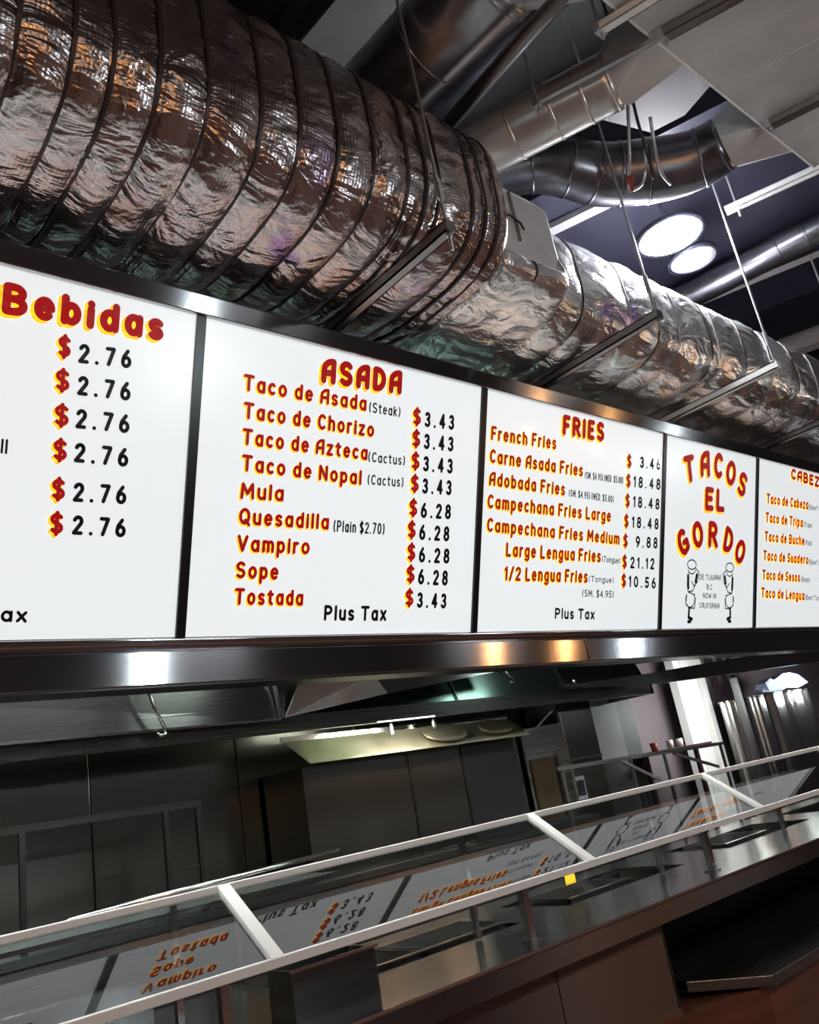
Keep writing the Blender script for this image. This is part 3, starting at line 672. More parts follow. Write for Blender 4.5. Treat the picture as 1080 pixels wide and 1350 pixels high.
# ------------------------------------------------------------------ trapeze hangers
def hanger(x, label, m, rodtop):
    t = thing('trapeze_hanger', label, 'hanger', (x, 1.83, 3.63), 'trapeze hangers under the wrapped ducts')
    MB().channel((x, 1.83, 3.655), (x, 3.1, 3.655), 0.05, 0.05, 0.007).build('channel', m, t)
    MB().box(x - .026, x + .026, 1.824, 1.83, 3.63, 3.68).build('end_cap', m, t)
    MB().tube([(x, 1.845, 3.55), (x, 1.845, rodtop)], 0.0075, 8).build('rod', M['rod'], t)
    MB().tube([(x, 3.06, 3.55), (x, 3.06, rodtop)], 0.0075, 8).build('rod', M['rod'], t)
    MB().lathe([(0, 0), (.016, 0), (.016, .014), (0, .014)], (x, 1.845, 3.615), 6).build('nut', M['rod'], t)
    MB().lathe([(0, 0), (.016, 0), (.016, .014), (0, .014)], (x, 1.845, 3.682), 6).build('nut', M['rod'], t)
    MB().tube([(x, 1.845, 3.80), (x, 1.845, 3.90)], 0.0135, 8).build('coupling', M['rod'], t)
    return t
hanger(2.236, 'dark trapeze strut under the strapped brown duct, nearest the camera', M['strut'], ZC)
hanger(3.745, 'grey trapeze strut with rod under the bright foil duct above the FRIES panel', M['strut'], ZC)
hanger(5.08, 'white-lit trapeze strut with rod above the narrow arched-lettering panel', M['strut_pale'], ZC)
hanger(6.5, 'farthest trapeze strut, under the foil duct at the right edge', M['strut'], 4.955)

# ------------------------------------------------------------------ spiral ducts
def smooth_path(pts, n=6):
    P = [Vector(p) for p in pts]; P = [P[0] * 2 - P[1]] + P + [P[-1] * 2 - P[-2]]; out = []
    for i in range(1, len(P) - 2):
        for k in range(n):
            t = k / n
            a, b, c, d = P[i - 1], P[i], P[i + 1], P[i + 2]
            out.append(0.5 * ((2 * b) + (c - a) * t + (2 * a - 5 * b + 4 * c - d) * t * t + (3 * b - a - 3 * c + d) * t ** 3))
    out.append(P[-2]); return out
def spiral_duct(label, pts, radii, m, ribs, group='round spiral ducts', n=28):
    P = smooth_path(pts); m_ = len(P)
    rr = [radii[min(len(radii) - 2, int(k / (m_ - 1) * (len(radii) - 1)))] for k in range(m_)] if False else []
    for k in range(m_):
        f = k / (m_ - 1) * (len(radii) - 1); i = min(int(f), len(radii) - 2); rr.append(radii[i] * (1 - f + i) + radii[i + 1] * (f - i))
    t = thing('spiral_duct', label, 'duct', tuple(P[0] - Vector((0, 0, rr[0]))), group)
    MB().tube(P, rr, n).build('duct_wall', m, t, smooth=True)
    for q in ribs:
        f = q * (m_ - 1); i = min(int(f), m_ - 2); p = P[i].lerp(P[i + 1], f - i); d = (P[i + 1] - P[i]).normalized(); r = rr[i]
        MB().tube([p - d * .008, p - d * .004, p + d * .004, p + d * .008], [r + .001, r + .004, r + .004, r + .001], n, cap=False).build('seam_ring', m, t, smooth=True)
    return t
def takeoff(t, x0, x1, z0, z1, c, r, m, y=1.19):
    """square-to-round transition from the plenum side to a round duct end"""
    c = Vector(c); mb = MB(); n = 28; cr = []
    C0 = Vector(((x0 + x1) / 2, y, (z0 + z1) / 2)); hx = (x1 - x0) / 2; hz = (z1 - z0) / 2
    for sx_, sz_ in ((1, 1), (-1, 1), (-1, -1), (1, -1)): mb.v.append((C0.x + hx * sx_, y, C0.z + hz * sz_))
    for j in range(n):
        t_ = 2 * PI * j / n
        mb.v.append((c.x + r * math.cos(t_), c.y, c.z + r * math.sin(t_)))
    for j in range(n):
        q = int(4 * (j + .5) / n) % 4
        mb.f.append((q, 4 + j, 4 + (j + 1) % n))
    for q in range(4): mb.f.append((q, (q + 1) % 4, 4 + ((q + 1) * n // 4) % n))
    mb.build('square_to_round_collar', m, t)
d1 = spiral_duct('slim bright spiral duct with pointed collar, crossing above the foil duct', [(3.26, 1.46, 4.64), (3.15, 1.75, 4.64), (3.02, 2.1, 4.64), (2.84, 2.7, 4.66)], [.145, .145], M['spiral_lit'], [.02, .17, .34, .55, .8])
takeoff(d1, 3.17, 3.46, 4.602, 4.86, (3.26, 1.46, 4.64), .145, M['galv'])
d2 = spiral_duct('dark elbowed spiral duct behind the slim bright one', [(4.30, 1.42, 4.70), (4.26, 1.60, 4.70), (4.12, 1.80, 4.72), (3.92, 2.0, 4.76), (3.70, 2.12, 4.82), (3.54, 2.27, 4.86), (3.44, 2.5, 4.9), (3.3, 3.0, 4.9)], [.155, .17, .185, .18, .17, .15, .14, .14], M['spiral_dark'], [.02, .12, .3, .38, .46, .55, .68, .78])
takeoff(d2, 4.24, 4.62, 4.602, 4.92, (4.30, 1.42, 4.70), .155, M['galv'])
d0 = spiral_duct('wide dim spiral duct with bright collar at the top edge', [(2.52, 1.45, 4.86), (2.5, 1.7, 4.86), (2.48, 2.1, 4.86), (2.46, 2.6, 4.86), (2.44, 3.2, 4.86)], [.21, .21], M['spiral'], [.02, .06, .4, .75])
takeoff(d0, 2.42, 2.8, 4.602, 5.0, (2.52, 1.45, 4.86), .21, M['galv'])
spiral_duct('dim round duct just showing at the top left above the strapped duct', [(1.86, 1.2, 5.0), (1.84, 1.8, 5.0), (1.8, 2.5, 5.0), (1.75, 3.2, 5.0)], [.2, .2], M['spiral_dark'], [.25, .4, .7])
spiral_duct('distant spiral duct at the right edge beyond the round lamps', [(6.62, 0.4, 5.08), (6.45, 1.45, 5.08), (6.34, 2.3, 5.08), (6.15, 3.4, 5.08)], [.12, .12], M['spiral_dark'], [.2, .3, .38, .46, .55])
spiral_duct('long round duct coloured black for the dark void between the wide dim duct and the slim bright one', [(2.95, 1.3, 5.25), (2.95, 1.9, 5.25), (2.95, 2.6, 5.25), (2.95, 3.4, 5.25)], [.24, .24], M['beam'], [.2, .5])  # black of the void painted in by the beam colour

# plenum with drop seams
pl = thing('plenum_duct', 'big flat grey sheet metal duct underside at the top right', 'duct', (3.8, 0.4, 4.6))
MB().box(2.30, 4.88, -1.2, 1.19, 4.6, 5.2).build('plenum_body', M['galv'], pl)
for (a, b) in (((3.47, 1.18), (3.90, 0.0)), ((3.77, 1.18), (4.15, 0.1)), ((4.24, 1.18), (4.55, 0.2)), ((3.2, 1.18), (3.62, -0.1))):
    MB().bar((a[0], a[1], 4.598), (b[0], b[1], 4.598), 0.008, 0.006).build('drop_seam', M['galv'], pl)
MB().box(2.30, 4.88, 1.19, 1.20, 4.595, 4.62).build('edge_flange', M['strut_pale'], pl)
MB().lathe([(0, -.004), (.018, -.004), (.018, 0)], (3.75, .62, 4.6), 12).build('plug', M['black'], pl)
bars = (('short brown-grey strut end pinned under the plenum, beside the slim duct collar', (3.17, 1.14, 4.56), (3.42, 0.45, 4.56), 'strut', .055),
        ('dull purple-grey strut under the plenum near the right edge', (4.21, 1.15, 4.56), (4.42, 0.5, 4.56), 'strut', .05),
        ('long thin channel strut running alongside the slim bright duct', (2.955, 1.72, 4.57), (3.235, 0.95, 4.55), 'rod', .026),
        ('bright twin strut at the top beside the diagonal pipe', (2.88, 1.28, 4.56), (3.08, 0.6, 4.56), 'strut_pale', .05))
for lab, a, b, m, wd in bars:
    t = thing('strut_bar', lab, 'strut', a, 'struts under the plenum')
    MB().channel(a, b, wd, wd * .8, 0.005, lip=wd * .2).build('channel', M[m], t)
    MB().box(a[0] - wd * .6, a[0] + wd * .6, a[1] - .01, a[1] + .02, a[2] - .024, a[2] + .024).build('end_clip', M['rod'], t)
    MB().tube([(a[0], a[1], a[2] - .06), (a[0], a[1], 4.6 if a[1] < 1.19 else 5.0)], 0.007, 8).build('rod', M['rod'], t)
# strut B at right holding rods
t = thing('strut_bar', 'pale channel strut with two rods at the right edge below the plenum corner', 'strut', (5.22, 1.86, 4.88), 'struts under the plenum')
MB().channel((5.21, 1.87, 4.9), (5.55, 0.85, 4.9), 0.06, 0.045, 0.007).build('channel', M['strut_pale'], t)
MB().tube([(5.24, 1.80, 4.82), (5.24, 1.80, ZC)], 0.008, 8).build('rod', M['rod'], t)
MB().tube([(5.30, 1.82, 4.9), (5.30, 1.82, ZC)], 0.008, 8).build('rod', M['rod'], t)
# diagonal pipe
pp = thing('round_pipe', 'straight brown-grey pipe running diagonally down to the strapped duct', 'pipe', (2.6, 1.2, 4.52))
MB().tube([(2.54, 0.6, 4.55), (2.60, 1.45, 4.55), (2.645, 2.03, 4.55)], 0.036, 16).build('pipe_wall', M['rust'] if False else M['strut'], pp, smooth=True)
MB().tube([(2.545, 0.7, 4.55), (2.55, 0.76, 4.55)], 0.046, 16).build('coupling', M['strut'], pp, smooth=True)
# loops of cable by the elbow
for lab, m, pts in (('black cable hanging from the ceiling in front of the elbowed duct', 'wire', [(3.5, 1.5, 5.4), (3.55, 1.52, 4.9), (3.60, 1.56, 4.65), (3.68, 1.60, 4.48), (3.80, 1.66, 4.42)]),
                    ('silver cable loop hanging below the elbowed duct', 'rod', [(3.52, 1.50, 4.9), (3.52, 1.56, 4.65), (3.56, 1.64, 4.45), (3.66, 1.74, 4.36), (3.76, 1.70, 4.42), (3.70, 1.60, 4.56)]),
                    ('short bright cable crossing under the elbowed duct', 'rod', [(3.62, 1.5, 4.62), (3.70, 1.56, 4.5), (3.82, 1.62, 4.44), (3.98, 1.66, 4.46)])):
    tag(MB().tube(smooth_path(pts, 5), 0.009, 8).build('cable', M[m], smooth=True), lab, 'cable', 'cables by the elbowed duct')
tag(MB().tube([(3.60, 1.69, 4.37), (3.68, 1.74, 4.36)], 0.016, 8).build('cable_tag', M['tag']), 'small red tag on the silver cable loop', 'tag')

# ------------------------------------------------------------------ ceiling beams
E_ = Vector((-0.3246, 0.9458, 0))
def beam(lab, p_near, p_far, z, h, m, ext=(-3.0, 4.5), name='ceiling_beam'):
    """rectangular beam whose underside lies between two parallel lines along E_"""
    a = Vector((*p_near, z)); b = Vector((*p_far, z)); side = (b - a) - E_ * (b - a).dot(E_)
    A = a + E_ * ext[0]; B = a + E_ * ext[1]
    o = MB().slab([A, B, B + side, A + side], (0, 0, h)).build(name, m)
    return tag(o, lab, 'beam', 'ceiling beams')
beam('wide dark indigo duct beam above the two round lamps', (4.43, 2.25), (6.90, 2.41), 5.25, 0.5, M['beam'])
beam('thin pale strip along the underside of the wide dark beam', (4.80, 2.18), (4.90, 2.18), 5.2, 0.045, M['pale_trim'])
beam('pale edge strip along the far side of the wide dark beam', (6.92, 2.41), (7.02, 2.41), 5.25, 0.3, M['pale_trim'])
beam('second dark beam beyond the pale ceiling strip at the right', (8.05, 2.60), (8.95, 2.60), 5.45, 0.5, M['beam'])
beam('far pale beam low at the right edge', (9.3, 2.60), (9.5, 2.60), 5.4, 0.5, M['pale_trim'])
beam('farthest dark beam near the right wall', (10.4, 2.60), (11.2, 2.60), 5.4, 0.5, M['beam'])

tag(MB().slab([(3.75, 1.73, 5.12), (3.87, 1.45, 5.12), (4.15, 1.25, 5.12), (4.33, 1.40, 5.12), (4.40, 1.62, 5.12), (4.33, 1.82, 5.12), (3.95, 1.92, 5.12)], (0, 0, .05)).build('access_panel', M['mauve_panel']), 'pale pinkish panel above the elbowed duct, by the plenum edge', 'panel')
# ------------------------------------------------------------------ lamps
def round_lamp(lab, c, r, lens, power, col):
    t = thing('round_lamp', lab, 'lamp', c, 'round ceiling lamps')
    MB().lathe([(r * .8, .05), (r * 1.02, .04), (r * 1.04, .0), (r * .96, -.004)], c, 36).build('lamp_shade', M['beam'], t, smooth=True)
    MB().tube([(c[0], c[1], c[2] + .045), (c[0], c[1], 5.26)], 0.012, 8).build('stem', M['beam'], t)
    MB().lathe([(0, -.012), (r * .6, -.008), (r * .93, .002), (0, .004)], c, 36).build('lens', lens, t, smooth=True)
    if power:
        light('round_lamp_light', 'AREA', (c[0], c[1], c[2] - .03), power, col, r * 1.7)
        light('round_lamp_spill', 'POINT', (c[0] - .15, c[1] - .15, c[2] - .12), power * .22, col, 0.1)
round_lamp('large round lamp glowing white beside the bright foil duct', (5.05, 2.22, 4.87), 0.232, M['lamp_on'], 200, (.93, .95, 1))
round_lamp('dimmer lavender round lamp just right of the glowing one', (5.48, 2.30, 4.87), 0.178, M['lamp_soft'], 6, (.8, .82, 1))
# pendants over the customers, behind the camera and to the right: these make the warm streaks
def pendant(lab, c, m, power, col):
    t = thing('pendant_lamp', lab, 'lamp', c, 'small pendants over the customer side')
    MB().lathe([(.02, .16), (.05, .14), (.085, .02), (.09, 0)], c, 20).build('shade', M['black'], t, smooth=True)
    MB().lathe([(0, -.05), (.035, -.04), (.05, 0), (.035, .05), (0, .07)], c, 16).build('bulb', m, t, smooth=True)
    MB().tube([(c[0], c[1], c[2] + .15), (c[0], c[1], 4.6 if 2.3 < c[0] < 4.9 and c[1] > -1.2 else ZC)], 0.005, 6).build('cord', M['wire'], t)
    light('pendant_light', 'POINT', (c[0], c[1], c[2] - .09), power, col, 0.06)
W_ = (1, .50, .2); C_ = (.85, .95, 1)
pendant('white pendant over the queue, level with the first dish panel', (3.1, -.8, 3.1), M['lamp_white'], 60, C_)
pendant('warm pendant near the right, level with the narrow panel', (7.4, -.8, 3.1), M['lamp_warm'], 16, W_)
pendant('second warm pendant near the right, level with the last panel', (8.75, -.8, 3.1), M['lamp_warm'], 16, W_)
pendant('white pendant at the far right end of the queue', (10.2, -.8, 3.1), M['lamp_white'], 34, C_)
pendant('warm pendant behind the camera, left of the row', (-.6, -1.6, 3.0), M['lamp_warm'], 40, W_)
pendant('warm pendant behind the camera, near the middle', (1.0, -2.3, 3.0), M['lamp_warm'], 40, W_)
pendant('white pendant behind the camera at the left wall', (-2.4, -.6, 3.1), M['lamp_white'], 26, C_)

# ------------------------------------------------------------------ sneeze guard
GT, GB = Vector((0, 2.93, 1.340)), Vector((0, 2.61, 1.112))
XS = [0.0, 1.545, 3.19, 4.78, 6.4, 8.0]
sg = thing('sneeze_guard', 'long slanted glass sneeze guard in a bright metal frame over the counter', 'sneeze guard', (3.5, 2.63, 0.9))
gx0, gx1 = -1.3, 8.6
MB().bar((gx0, GT.y, GT.z), (gx1, GT.y, GT.z), 0.034, 0.028).build('top_rail', M['guard'], sg, bevel=0.003)
MB().bar((gx0, GB.y, GB.z), (gx1, GB.y, GB.z), 0.028, 0.030).build('bottom_rail', M['guard'], sg, bevel=0.003)
dn = (GB - GT).normalized(); nn = Vector((0, dn.z, -dn.y)); nn = nn if nn.z > 0 else -nn
allx = [gx0] + [x for x in XS] + [gx1]
for a, b in zip(allx, allx[1:]):
    p = [Vector((a + .022, 0, 0)) + GT, Vector((b - .022, 0, 0)) + GT, Vector((b - .022, 0, 0)) + GB, Vector((a + .022, 0, 0)) + GB]
    MB().face([q + nn * .004 for q in p]).build('glass_pane', M['glass'], sg)
for x in XS:
    MB().bar(Vector((x, 0, 0)) + GT + nn * .008, Vector((x, 0, 0)) + GB + nn * .008, 0.05, 0.022, up=tuple(nn)).build('cross_bar', M['guard'], sg, bevel=0.003)
for x in (0.0, 1.36, 2.735, 4.16, 5.6, 7.0, 8.3):
    po = MB().box(x - .016, x + .016, 2.615, 2.647, 0.904, 1.10).build('post', M['steel_bright'], sg)
    MB().box(x - .03, x + .03, 2.60, 2.662, 0.9, 0.907).build('foot_plate', M['steel_bright'], po)
    MB().box(x - .012, x + .012, 2.93, 2.954, 0.905, 1.325).build('rear_post', M['steel_bright'], sg)
# pass shelf behind the guard
ps = thing('pass_shelf', 'narrow steel shelf behind the glass guard top rail at the left', 'shelf', (0.6, 3.3, 1.27))
MB().box(-1.2, 2.1, 2.99, 3.62, 1.285, 1.30).build('shelf_plate', M['steel'], ps)
MB().tube([(1.25, 3.64, 1.305), (2.6, 3.70, 1.335)], 0.014, 10).build('edge_tube', M['steel_bright'], ps, smooth=True)
for x in (-.9, .5, 1.9):
    MB().box(x - .012, x + .012, 3.5, 3.524, 0.905, 1.285).build('leg', M['steel_bright'], ps)

# ------------------------------------------------------------------ counter
ct = thing('serving_counter', 'long stainless serving counter with sunken wells under the glass guard', 'counter', (3.5, 2.9, 0))
WELLS = [(-0.9, 0.2), (0.45, 1.25), (1.95, 3.05), (3.4, 4.45), (4.95, 6.1), (6.5, 7.6)]
cx0, cx1 = -1.4, 8.9
mb = MB().box(cx0, cx1, 2.48, 2.98, 0.885, 0.90).box(cx0, cx1, 3.45, 3.66, 0.885, 0.90)
ex = [cx0] + [v for wl in WELLS for v in wl] + [cx1]
for i in range(0, len(ex), 2): mb.box(ex[i], ex[i + 1], 2.98, 3.45, 0.885, 0.90)
mb.build('counter_top', M['steel_top'], ct)
MB().box(cx0, cx1, 2.48, 2.492, 0.808, 0.888).build('front_lip', M['steel_front'], ct, bevel=0.002)
MB().box(cx0, cx1, 2.474, 2.48, 0.893, 0.903).build('lip_edge', M['steel_bright'], ct)
for wl in WELLS:
    a, b = wl
    MB().box(a, b, 2.98, 2.985, .72, .885).box(a, b, 3.445, 3.45, .72, .885).box(a, a + .005, 2.985, 3.445, .72, .885).box(b - .005, b, 2.985, 3.445, .72, .885).box(a, b, 2.98, 3.45, .71, .72).build('well', M['steel_dark'], ct)
px = [cx0, 0.6, 1.7, 2.75, 3.5]
for a, b in zip(px, px[1:]):
    MB().box(a + .003, b - .003, 2.55, 2.565, 0.1, 0.80).build('front_panel', M['steel_front'], ct)
MB().box(cx0, 3.5, 2.62, 2.64, 0.0, 0.1).build('toe_kick', M['black'], ct)
MB().box(3.5, cx1, 3.0, 3.02, 0.0, 0.88).build('recess_back', M['dark'], ct)
MB().box(3.49, 3.505, 2.55, 3.0, 0.1, .80).build('end_panel', M['steel_dark'], ct)
MB().box(cx0, cx1, 3.64, 3.66, 0.0, 0.885).build('rear_panel', M['steel_dark'], ct)
# lower tray shelf and brown base at the right
ts = thing('tray_shelf', 'dark low shelf on a brown base jutting from the counter, bottom right', 'shelf', (5.5, 2.5, 0))
MB().slab([(3.60, 2.56, .485), (3.86, 2.28, .455), (8.8, 2.28, .475), (8.8, 2.98, .505), (3.6, 2.98, .505)], (0, 0, .045)).build('shelf_plate', M['steel_dark'], ts, bevel=.003)
MB().slab([(3.22, 2.545, 0), (3.87, 2.33, 0), (8.8, 2.33, 0), (8.8, 2.98, 0), (3.52, 2.98, 0)], (0, 0, .452)).build('base', M['brown'], ts)
# things inside the guard
def pan(x, y, lab, wd=.5, dp=.32):
    t = thing('food_pan', lab, 'pan', (x, y, .72), 'food pans sunk in the counter')
    z0, z1 = .76, .915; e = .008
    MB().box(x - wd / 2, x + wd / 2, y - dp / 2, y - dp / 2 + e, z0, z1).box(x - wd / 2, x + wd / 2, y + dp / 2 - e, y + dp / 2, z0, z1).box(x - wd / 2, x - wd / 2 + e, y - dp / 2, y + dp / 2, z0, z1).box(x + wd / 2 - e, x + wd / 2, y - dp / 2, y + dp / 2, z0, z1).box(x - wd / 2, x + wd / 2, y - dp / 2, y + dp / 2, .72, z0).build('pan_body', M['steel'], t)
    MB().box(x - wd / 2 - .015, x + wd / 2 + .015, y - dp / 2 - .02, y - dp / 2, z1 - .006, z1).box(x - wd / 2 - .015, x + wd / 2 + .015, y + dp / 2, y + dp / 2 + .02, z1 - .006, z1).build('rim', M['steel_bright'], t)
pan(.85, 3.215, 'steel food pan in the well at the left, under the first glass pane')
pan(2.25, 3.215, 'steel food pan under the second glass pane, left of its pair')
pan(2.78, 3.215, 'steel food pan under the second glass pane, right of its pair')
pan(3.75, 3.215, 'steel food pan under the third glass pane')
pan(5.3, 3.215, 'steel food pan far along, under the fourth glass pane')
bx = thing('steel_bin', 'upright brown-grey steel box at the front of the wells, below the second cross bar', 'box', (1.62, 2.78, .9))
MB().box(1.68, 2.04, 2.755, 2.77, .9, 1.045).box(1.68, 2.04, 2.9, 2.915, .9, 1.045).box(1.68, 1.695, 2.77, 2.9, .9, 1.045).box(2.025, 2.04, 2.77, 2.9, .9, 1.045).build('box_wall', M['steel_dark'], bx)
MB().box(1.67, 2.05, 2.745, 2.757, 1.04, 1.05).build('rolled_edge', M['steel_bright'], bx)
bx2 = thing('steel_bin', 'steel box with a bright corner edge behind the leftmost glass pane', 'box', (.6, 3.4, .9))
MB().box(.55, 1.5, 3.47, 3.485, .9, 1.04).box(.55, .565, 3.485, 3.6, .9, 1.04).box(.55, 1.5, 3.585, 3.6, .905, 1.04).build('box_wall', M['steel'], bx2)
MB().box(.545, 1.5, 3.465, 3.49, 1.04, 1.052).build('rolled_edge', M['steel_bright'], bx2)
tag(MB().box(4.02, 4.10, 3.50, 3.51, .90, .97).build('yellow_sticker_card', M['yellow']), 'small yellow card behind the glass near the third cross bar', 'card')

# ------------------------------------------------------------------ kitchen behind
struct(MB().box(-4, 6.15, 5.04, 5.16, 0, 6.2).build('wall_kitchen', M['wall']))
xs = [-0.95, 0, .93, 1.88, 2.83, 3.8, 4.75, 5.5, 6.1]
kw = thing('steel_wall_cladding', 'dim steel wall panels behind the cook line, lower left', 'wall panel', (2.5, 5.02, 0.3))
for a, b in zip(xs, xs[1:]):
    MB().box(a + .004, b - .004, 5.015, 5.035, 0.3, 2.6).build('panel', M['steel_wall'], kw, bevel=.002)
# back counter below the wall panels
bc = thing('back_counter', 'dark steel back counter along the kitchen wall', 'counter', (3, 4.7, 0))
MB().box(-1, 5.63, 4.42, 5.0, 1.10, 1.14).build('top', M['steel_dark'], bc)
MB().box(-1, 5.63, 4.46, 4.98, 0.0, 1.10).build('body', M['steel_dark'], bc)
# shelf frame (left)
sf = thing('tube_rack', 'dark tube rack standing on the back counter at the left edge', 'rack', (1.6, 4.5, 1.14))
MB().bar((.4, 4.5, 1.705), (2.29, 4.5, 1.69), .03, .035).build('rail', M['rack'], sf)
for x in (.4, 1.35, 2.08, 2.27):
    MB().box(x - .014, x + .014, 4.487, 4.513, 1.14, 1.69).build('upright', M['rack'], sf)
MB().bar((2.08, 4.5, 1.37), (2.27, 4.5, 1.37), .016, .016).build('rung', M['rack'], sf)
# exhaust hoods
hc = thing('exhaust_hood', 'long greenish steel exhaust hood with a grey lip, under the header beam', 'hood', (3.5, 4.6, 2.0))
MB().slab([(-1, 4.3, 2.09), (-1, 4.55, 2.75), (-1, 5.0, 2.75), (-1, 5.0, 2.09)], (7.55, 0, 0)).build('hood_body', M['steel_green'], hc)
MB().box(-1, 6.58, 4.28, 4.32, 1.995, 2.09).build('front_lip', M['steel_dark'], hc)
MB().box(6.55, 6.59, 4.28, 5.0, 1.995, 2.09).build('end_lip', M['steel_bright'], hc)
for x in (-.4, 1.1, 2.65, 4.2, 5.4):
    MB().bar((x, 4.29, 2.095), (x, 4.545, 2.75), .012, .012, up=(0, -1, 0)).build('panel_seam', M['steel_bright'], hc)
hp = thing('reflection_sheet', 'grey steel sheet added for the slanting reflection on the hood, below the beam at left', 'panel', (2, 4.2, 2.06))  # made-up sheet, its edge shapes the reflection boundary on the hood
MB().slab([(-1, 4.18, 2.075), (2.66, 4.18, 2.062), (3.49, 4.18, 2.16), (4.59, 4.18, 2.26), (4.59, 4.26, 2.5), (-1, 4.26, 2.5)], (0, .012, 0)).build('sheet', M['steel_dark'], hp)
MB().slab([(2.69, 4.165, 2.066), (3.47, 4.165, 2.158), (3.32, 4.10, 2.275), (2.80, 4.10, 2.29)], (0, .008, 0)).build('glint_facet', M['steel'], hp)  # tilted piece added to give the bright reflection
MB().bar((2.66, 4.165, 2.066), (2.64, 4.165, 2.30), .02, .014).build('edge_trim', M['steel_bright'], hp)
MB().bar((-1, 4.17, 2.072), (2.66, 4.17, 2.06), .014, .012).build('bottom_edge', M['steel_bright'], hp)
h2 = thing('exhaust_hood', 'second steel hood lip running off to the right edge under the beam', 'hood', (8, 4.1, 2.05))
MB().slab([(5.07, 4.1, 2.10), (6.19, 4.1, 2.14), (8.44, 4.1, 2.26), (11.5, 4.1, 2.42), (11.5, 4.1, 2.22), (9.64, 4.1, 2.13), (6.6, 4.1, 2.055), (6.0, 4.1, 2.06)], (0, .04, 0)).build('front_lip', M['steel_beam'], h2)
MB().slab([(6.6, 4.14, 2.25), (11.5, 4.14, 2.5), (11.5, 5.4, 2.6), (6.6, 5.4, 2.4)], (0, 0, .02)).build('hood_underside', M['dark'], h2)
light('grill_fill', 'AREA', (3.7, 4.25, 1.97), 5, (1, .96, .82), .5, size_y=.08, rot=(.9, 0, 0))  # unseen fill lamp added to brighten the sloped grill top
light('kitchen_fill', 'AREA', (5.3, 3.5, 2.75), 6, (.85, 1, .93), .5, size_y=.15, rot=(1.0, 0, 0))  # unseen lamp added for teal streaks on the hood
light('kitchen_fill', 'AREA', (2.4, 3.6, 2.7), 2.5, (.85, 1, .93), .4, size_y=.12, rot=(1.0, 0, 0))  # another added lamp turned toward the hood
# hooks
def hook(lab, x, y, z0, z1):
    t = thing('hanging_hook', lab, 'hook', (x, y, z0), 'steel hooks on the hood')
    MB().tube([(x, y, z1), (x + .04, y, (z0 + z1) / 2), (x + .09, y, z0 + .02)], .010, 8).build('shank', M['steel_bright'], t, smooth=True)
    MB().tube([(x + .09, y, z0 + .02), (x + .085, y - .01, z0 - .01), (x + .055, y - .01, z0 - .012), (x + .04, y - .01, z0)], .008, 8).build('crook', M['steel_bright'], t, smooth=True)
hook('long bright hook hanging from the header beam at the left', 1.85, 4.12, 2.04, 2.30)
hook('short bright hook on the green hood, left of its pair', 4.78, 4.345, 2.2, 2.30)
hook('short bright hook on the green hood, right of its pair', 5.52, 4.30, 2.09, 2.17)
# grill station
gs = thing('grill_station', 'steel grill station with a shiny sloped top strip, behind the second glass pane', 'grill', (4, 4.7, 1.14))
MB().box(2.99, 4.95, 4.52, 4.98, 1.145, 1.80).build('body', M['steel_wall'], gs)
MB().box(4.35, 4.90, 4.505, 4.52, 1.15, 1.78).build('dark_opening', M['dark'], gs)
MB().box(3.845, 3.853, 4.512, 4.52, 1.15, 1.80).build('seam', M['black'], gs)
MB().slab([(2.93, 4.62, 1.98), (4.98, 4.62, 1.965), (5.02, 4.42, 1.80), (2.99, 4.42, 1.81)], (0, .01, .012)).build('sloped_top', M['parchment'], gs)
MB().slab([(2.92, 4.60, 1.97), (4.99, 4.60, 1.955), (4.99, 4.6, 1.985), (2.92, 4.6, 2.0)], (0, .012, 0)).build('top_edge', M['steel_bright'], gs)
for x in (3.7, 4.1):
    MB().box(x, x + .02, 4.47, 4.49, 1.93, 2.0).build('clip', M['steel_bright'], gs)
for lab, x, r in (('pale round flatbread press plate on the sloped strip, left of its pair', 4.2, .2), ('pale greenish round plate on the sloped strip, right of its pair', 4.72, .17)):
    mb = MB(); c = Vector((x, 4.492, 1.885)); n_ = Vector((0, -.63, .77)); u_ = Vector((1, 0, 0)); v_ = n_.cross(u_)
    ring = [c + n_ * .012 + u_ * (r * math.cos(k * PI / 12)) + v_ * (r * .5 * math.sin(k * PI / 12)) for k in range(24)]
    mb.slab(ring, tuple(n_ * .014))
    tag(mb.build('round_plate', M['parchment']), lab, 'plate', 'round plates on the grill hood')
# oven rack
ov = thing('oven_rack', 'upright steel oven rack with a dim window, right of the grill station', 'oven', (5.35, 4.6, 1.14))
MB().box(5.10, 5.62, 4.62, 4.98, 1.145, 1.86).build('cabinet', M['steel_dark'], ov)
MB().box(5.17, 5.44, 4.605, 4.62, 1.16, 1.62).build('window', mat('dim_brown_glass', (.09, .06, .035), .25), ov)
for a, b in (((5.10, 4.60, 1.84), (5.10, 4.60, 1.16)), ((5.62, 4.6, 1.95), (5.62, 4.6, 1.16)), ((5.48, 4.60, 1.66), (5.48, 4.60, 1.16))):
    MB().bar(a, b, .025, .025, up=(0, 1, 0)).build('upright', M['steel_bright'], ov)
MB().bar((5.10, 4.6, 1.845), (5.62, 4.6, 1.86), .02, .02).build('rail', M['steel_bright'], ov)
MB().bar((5.28, 4.6, 1.845), (5.55, 4.6, 1.98), .016, .016).build('brace', M['steel_bright'], ov)
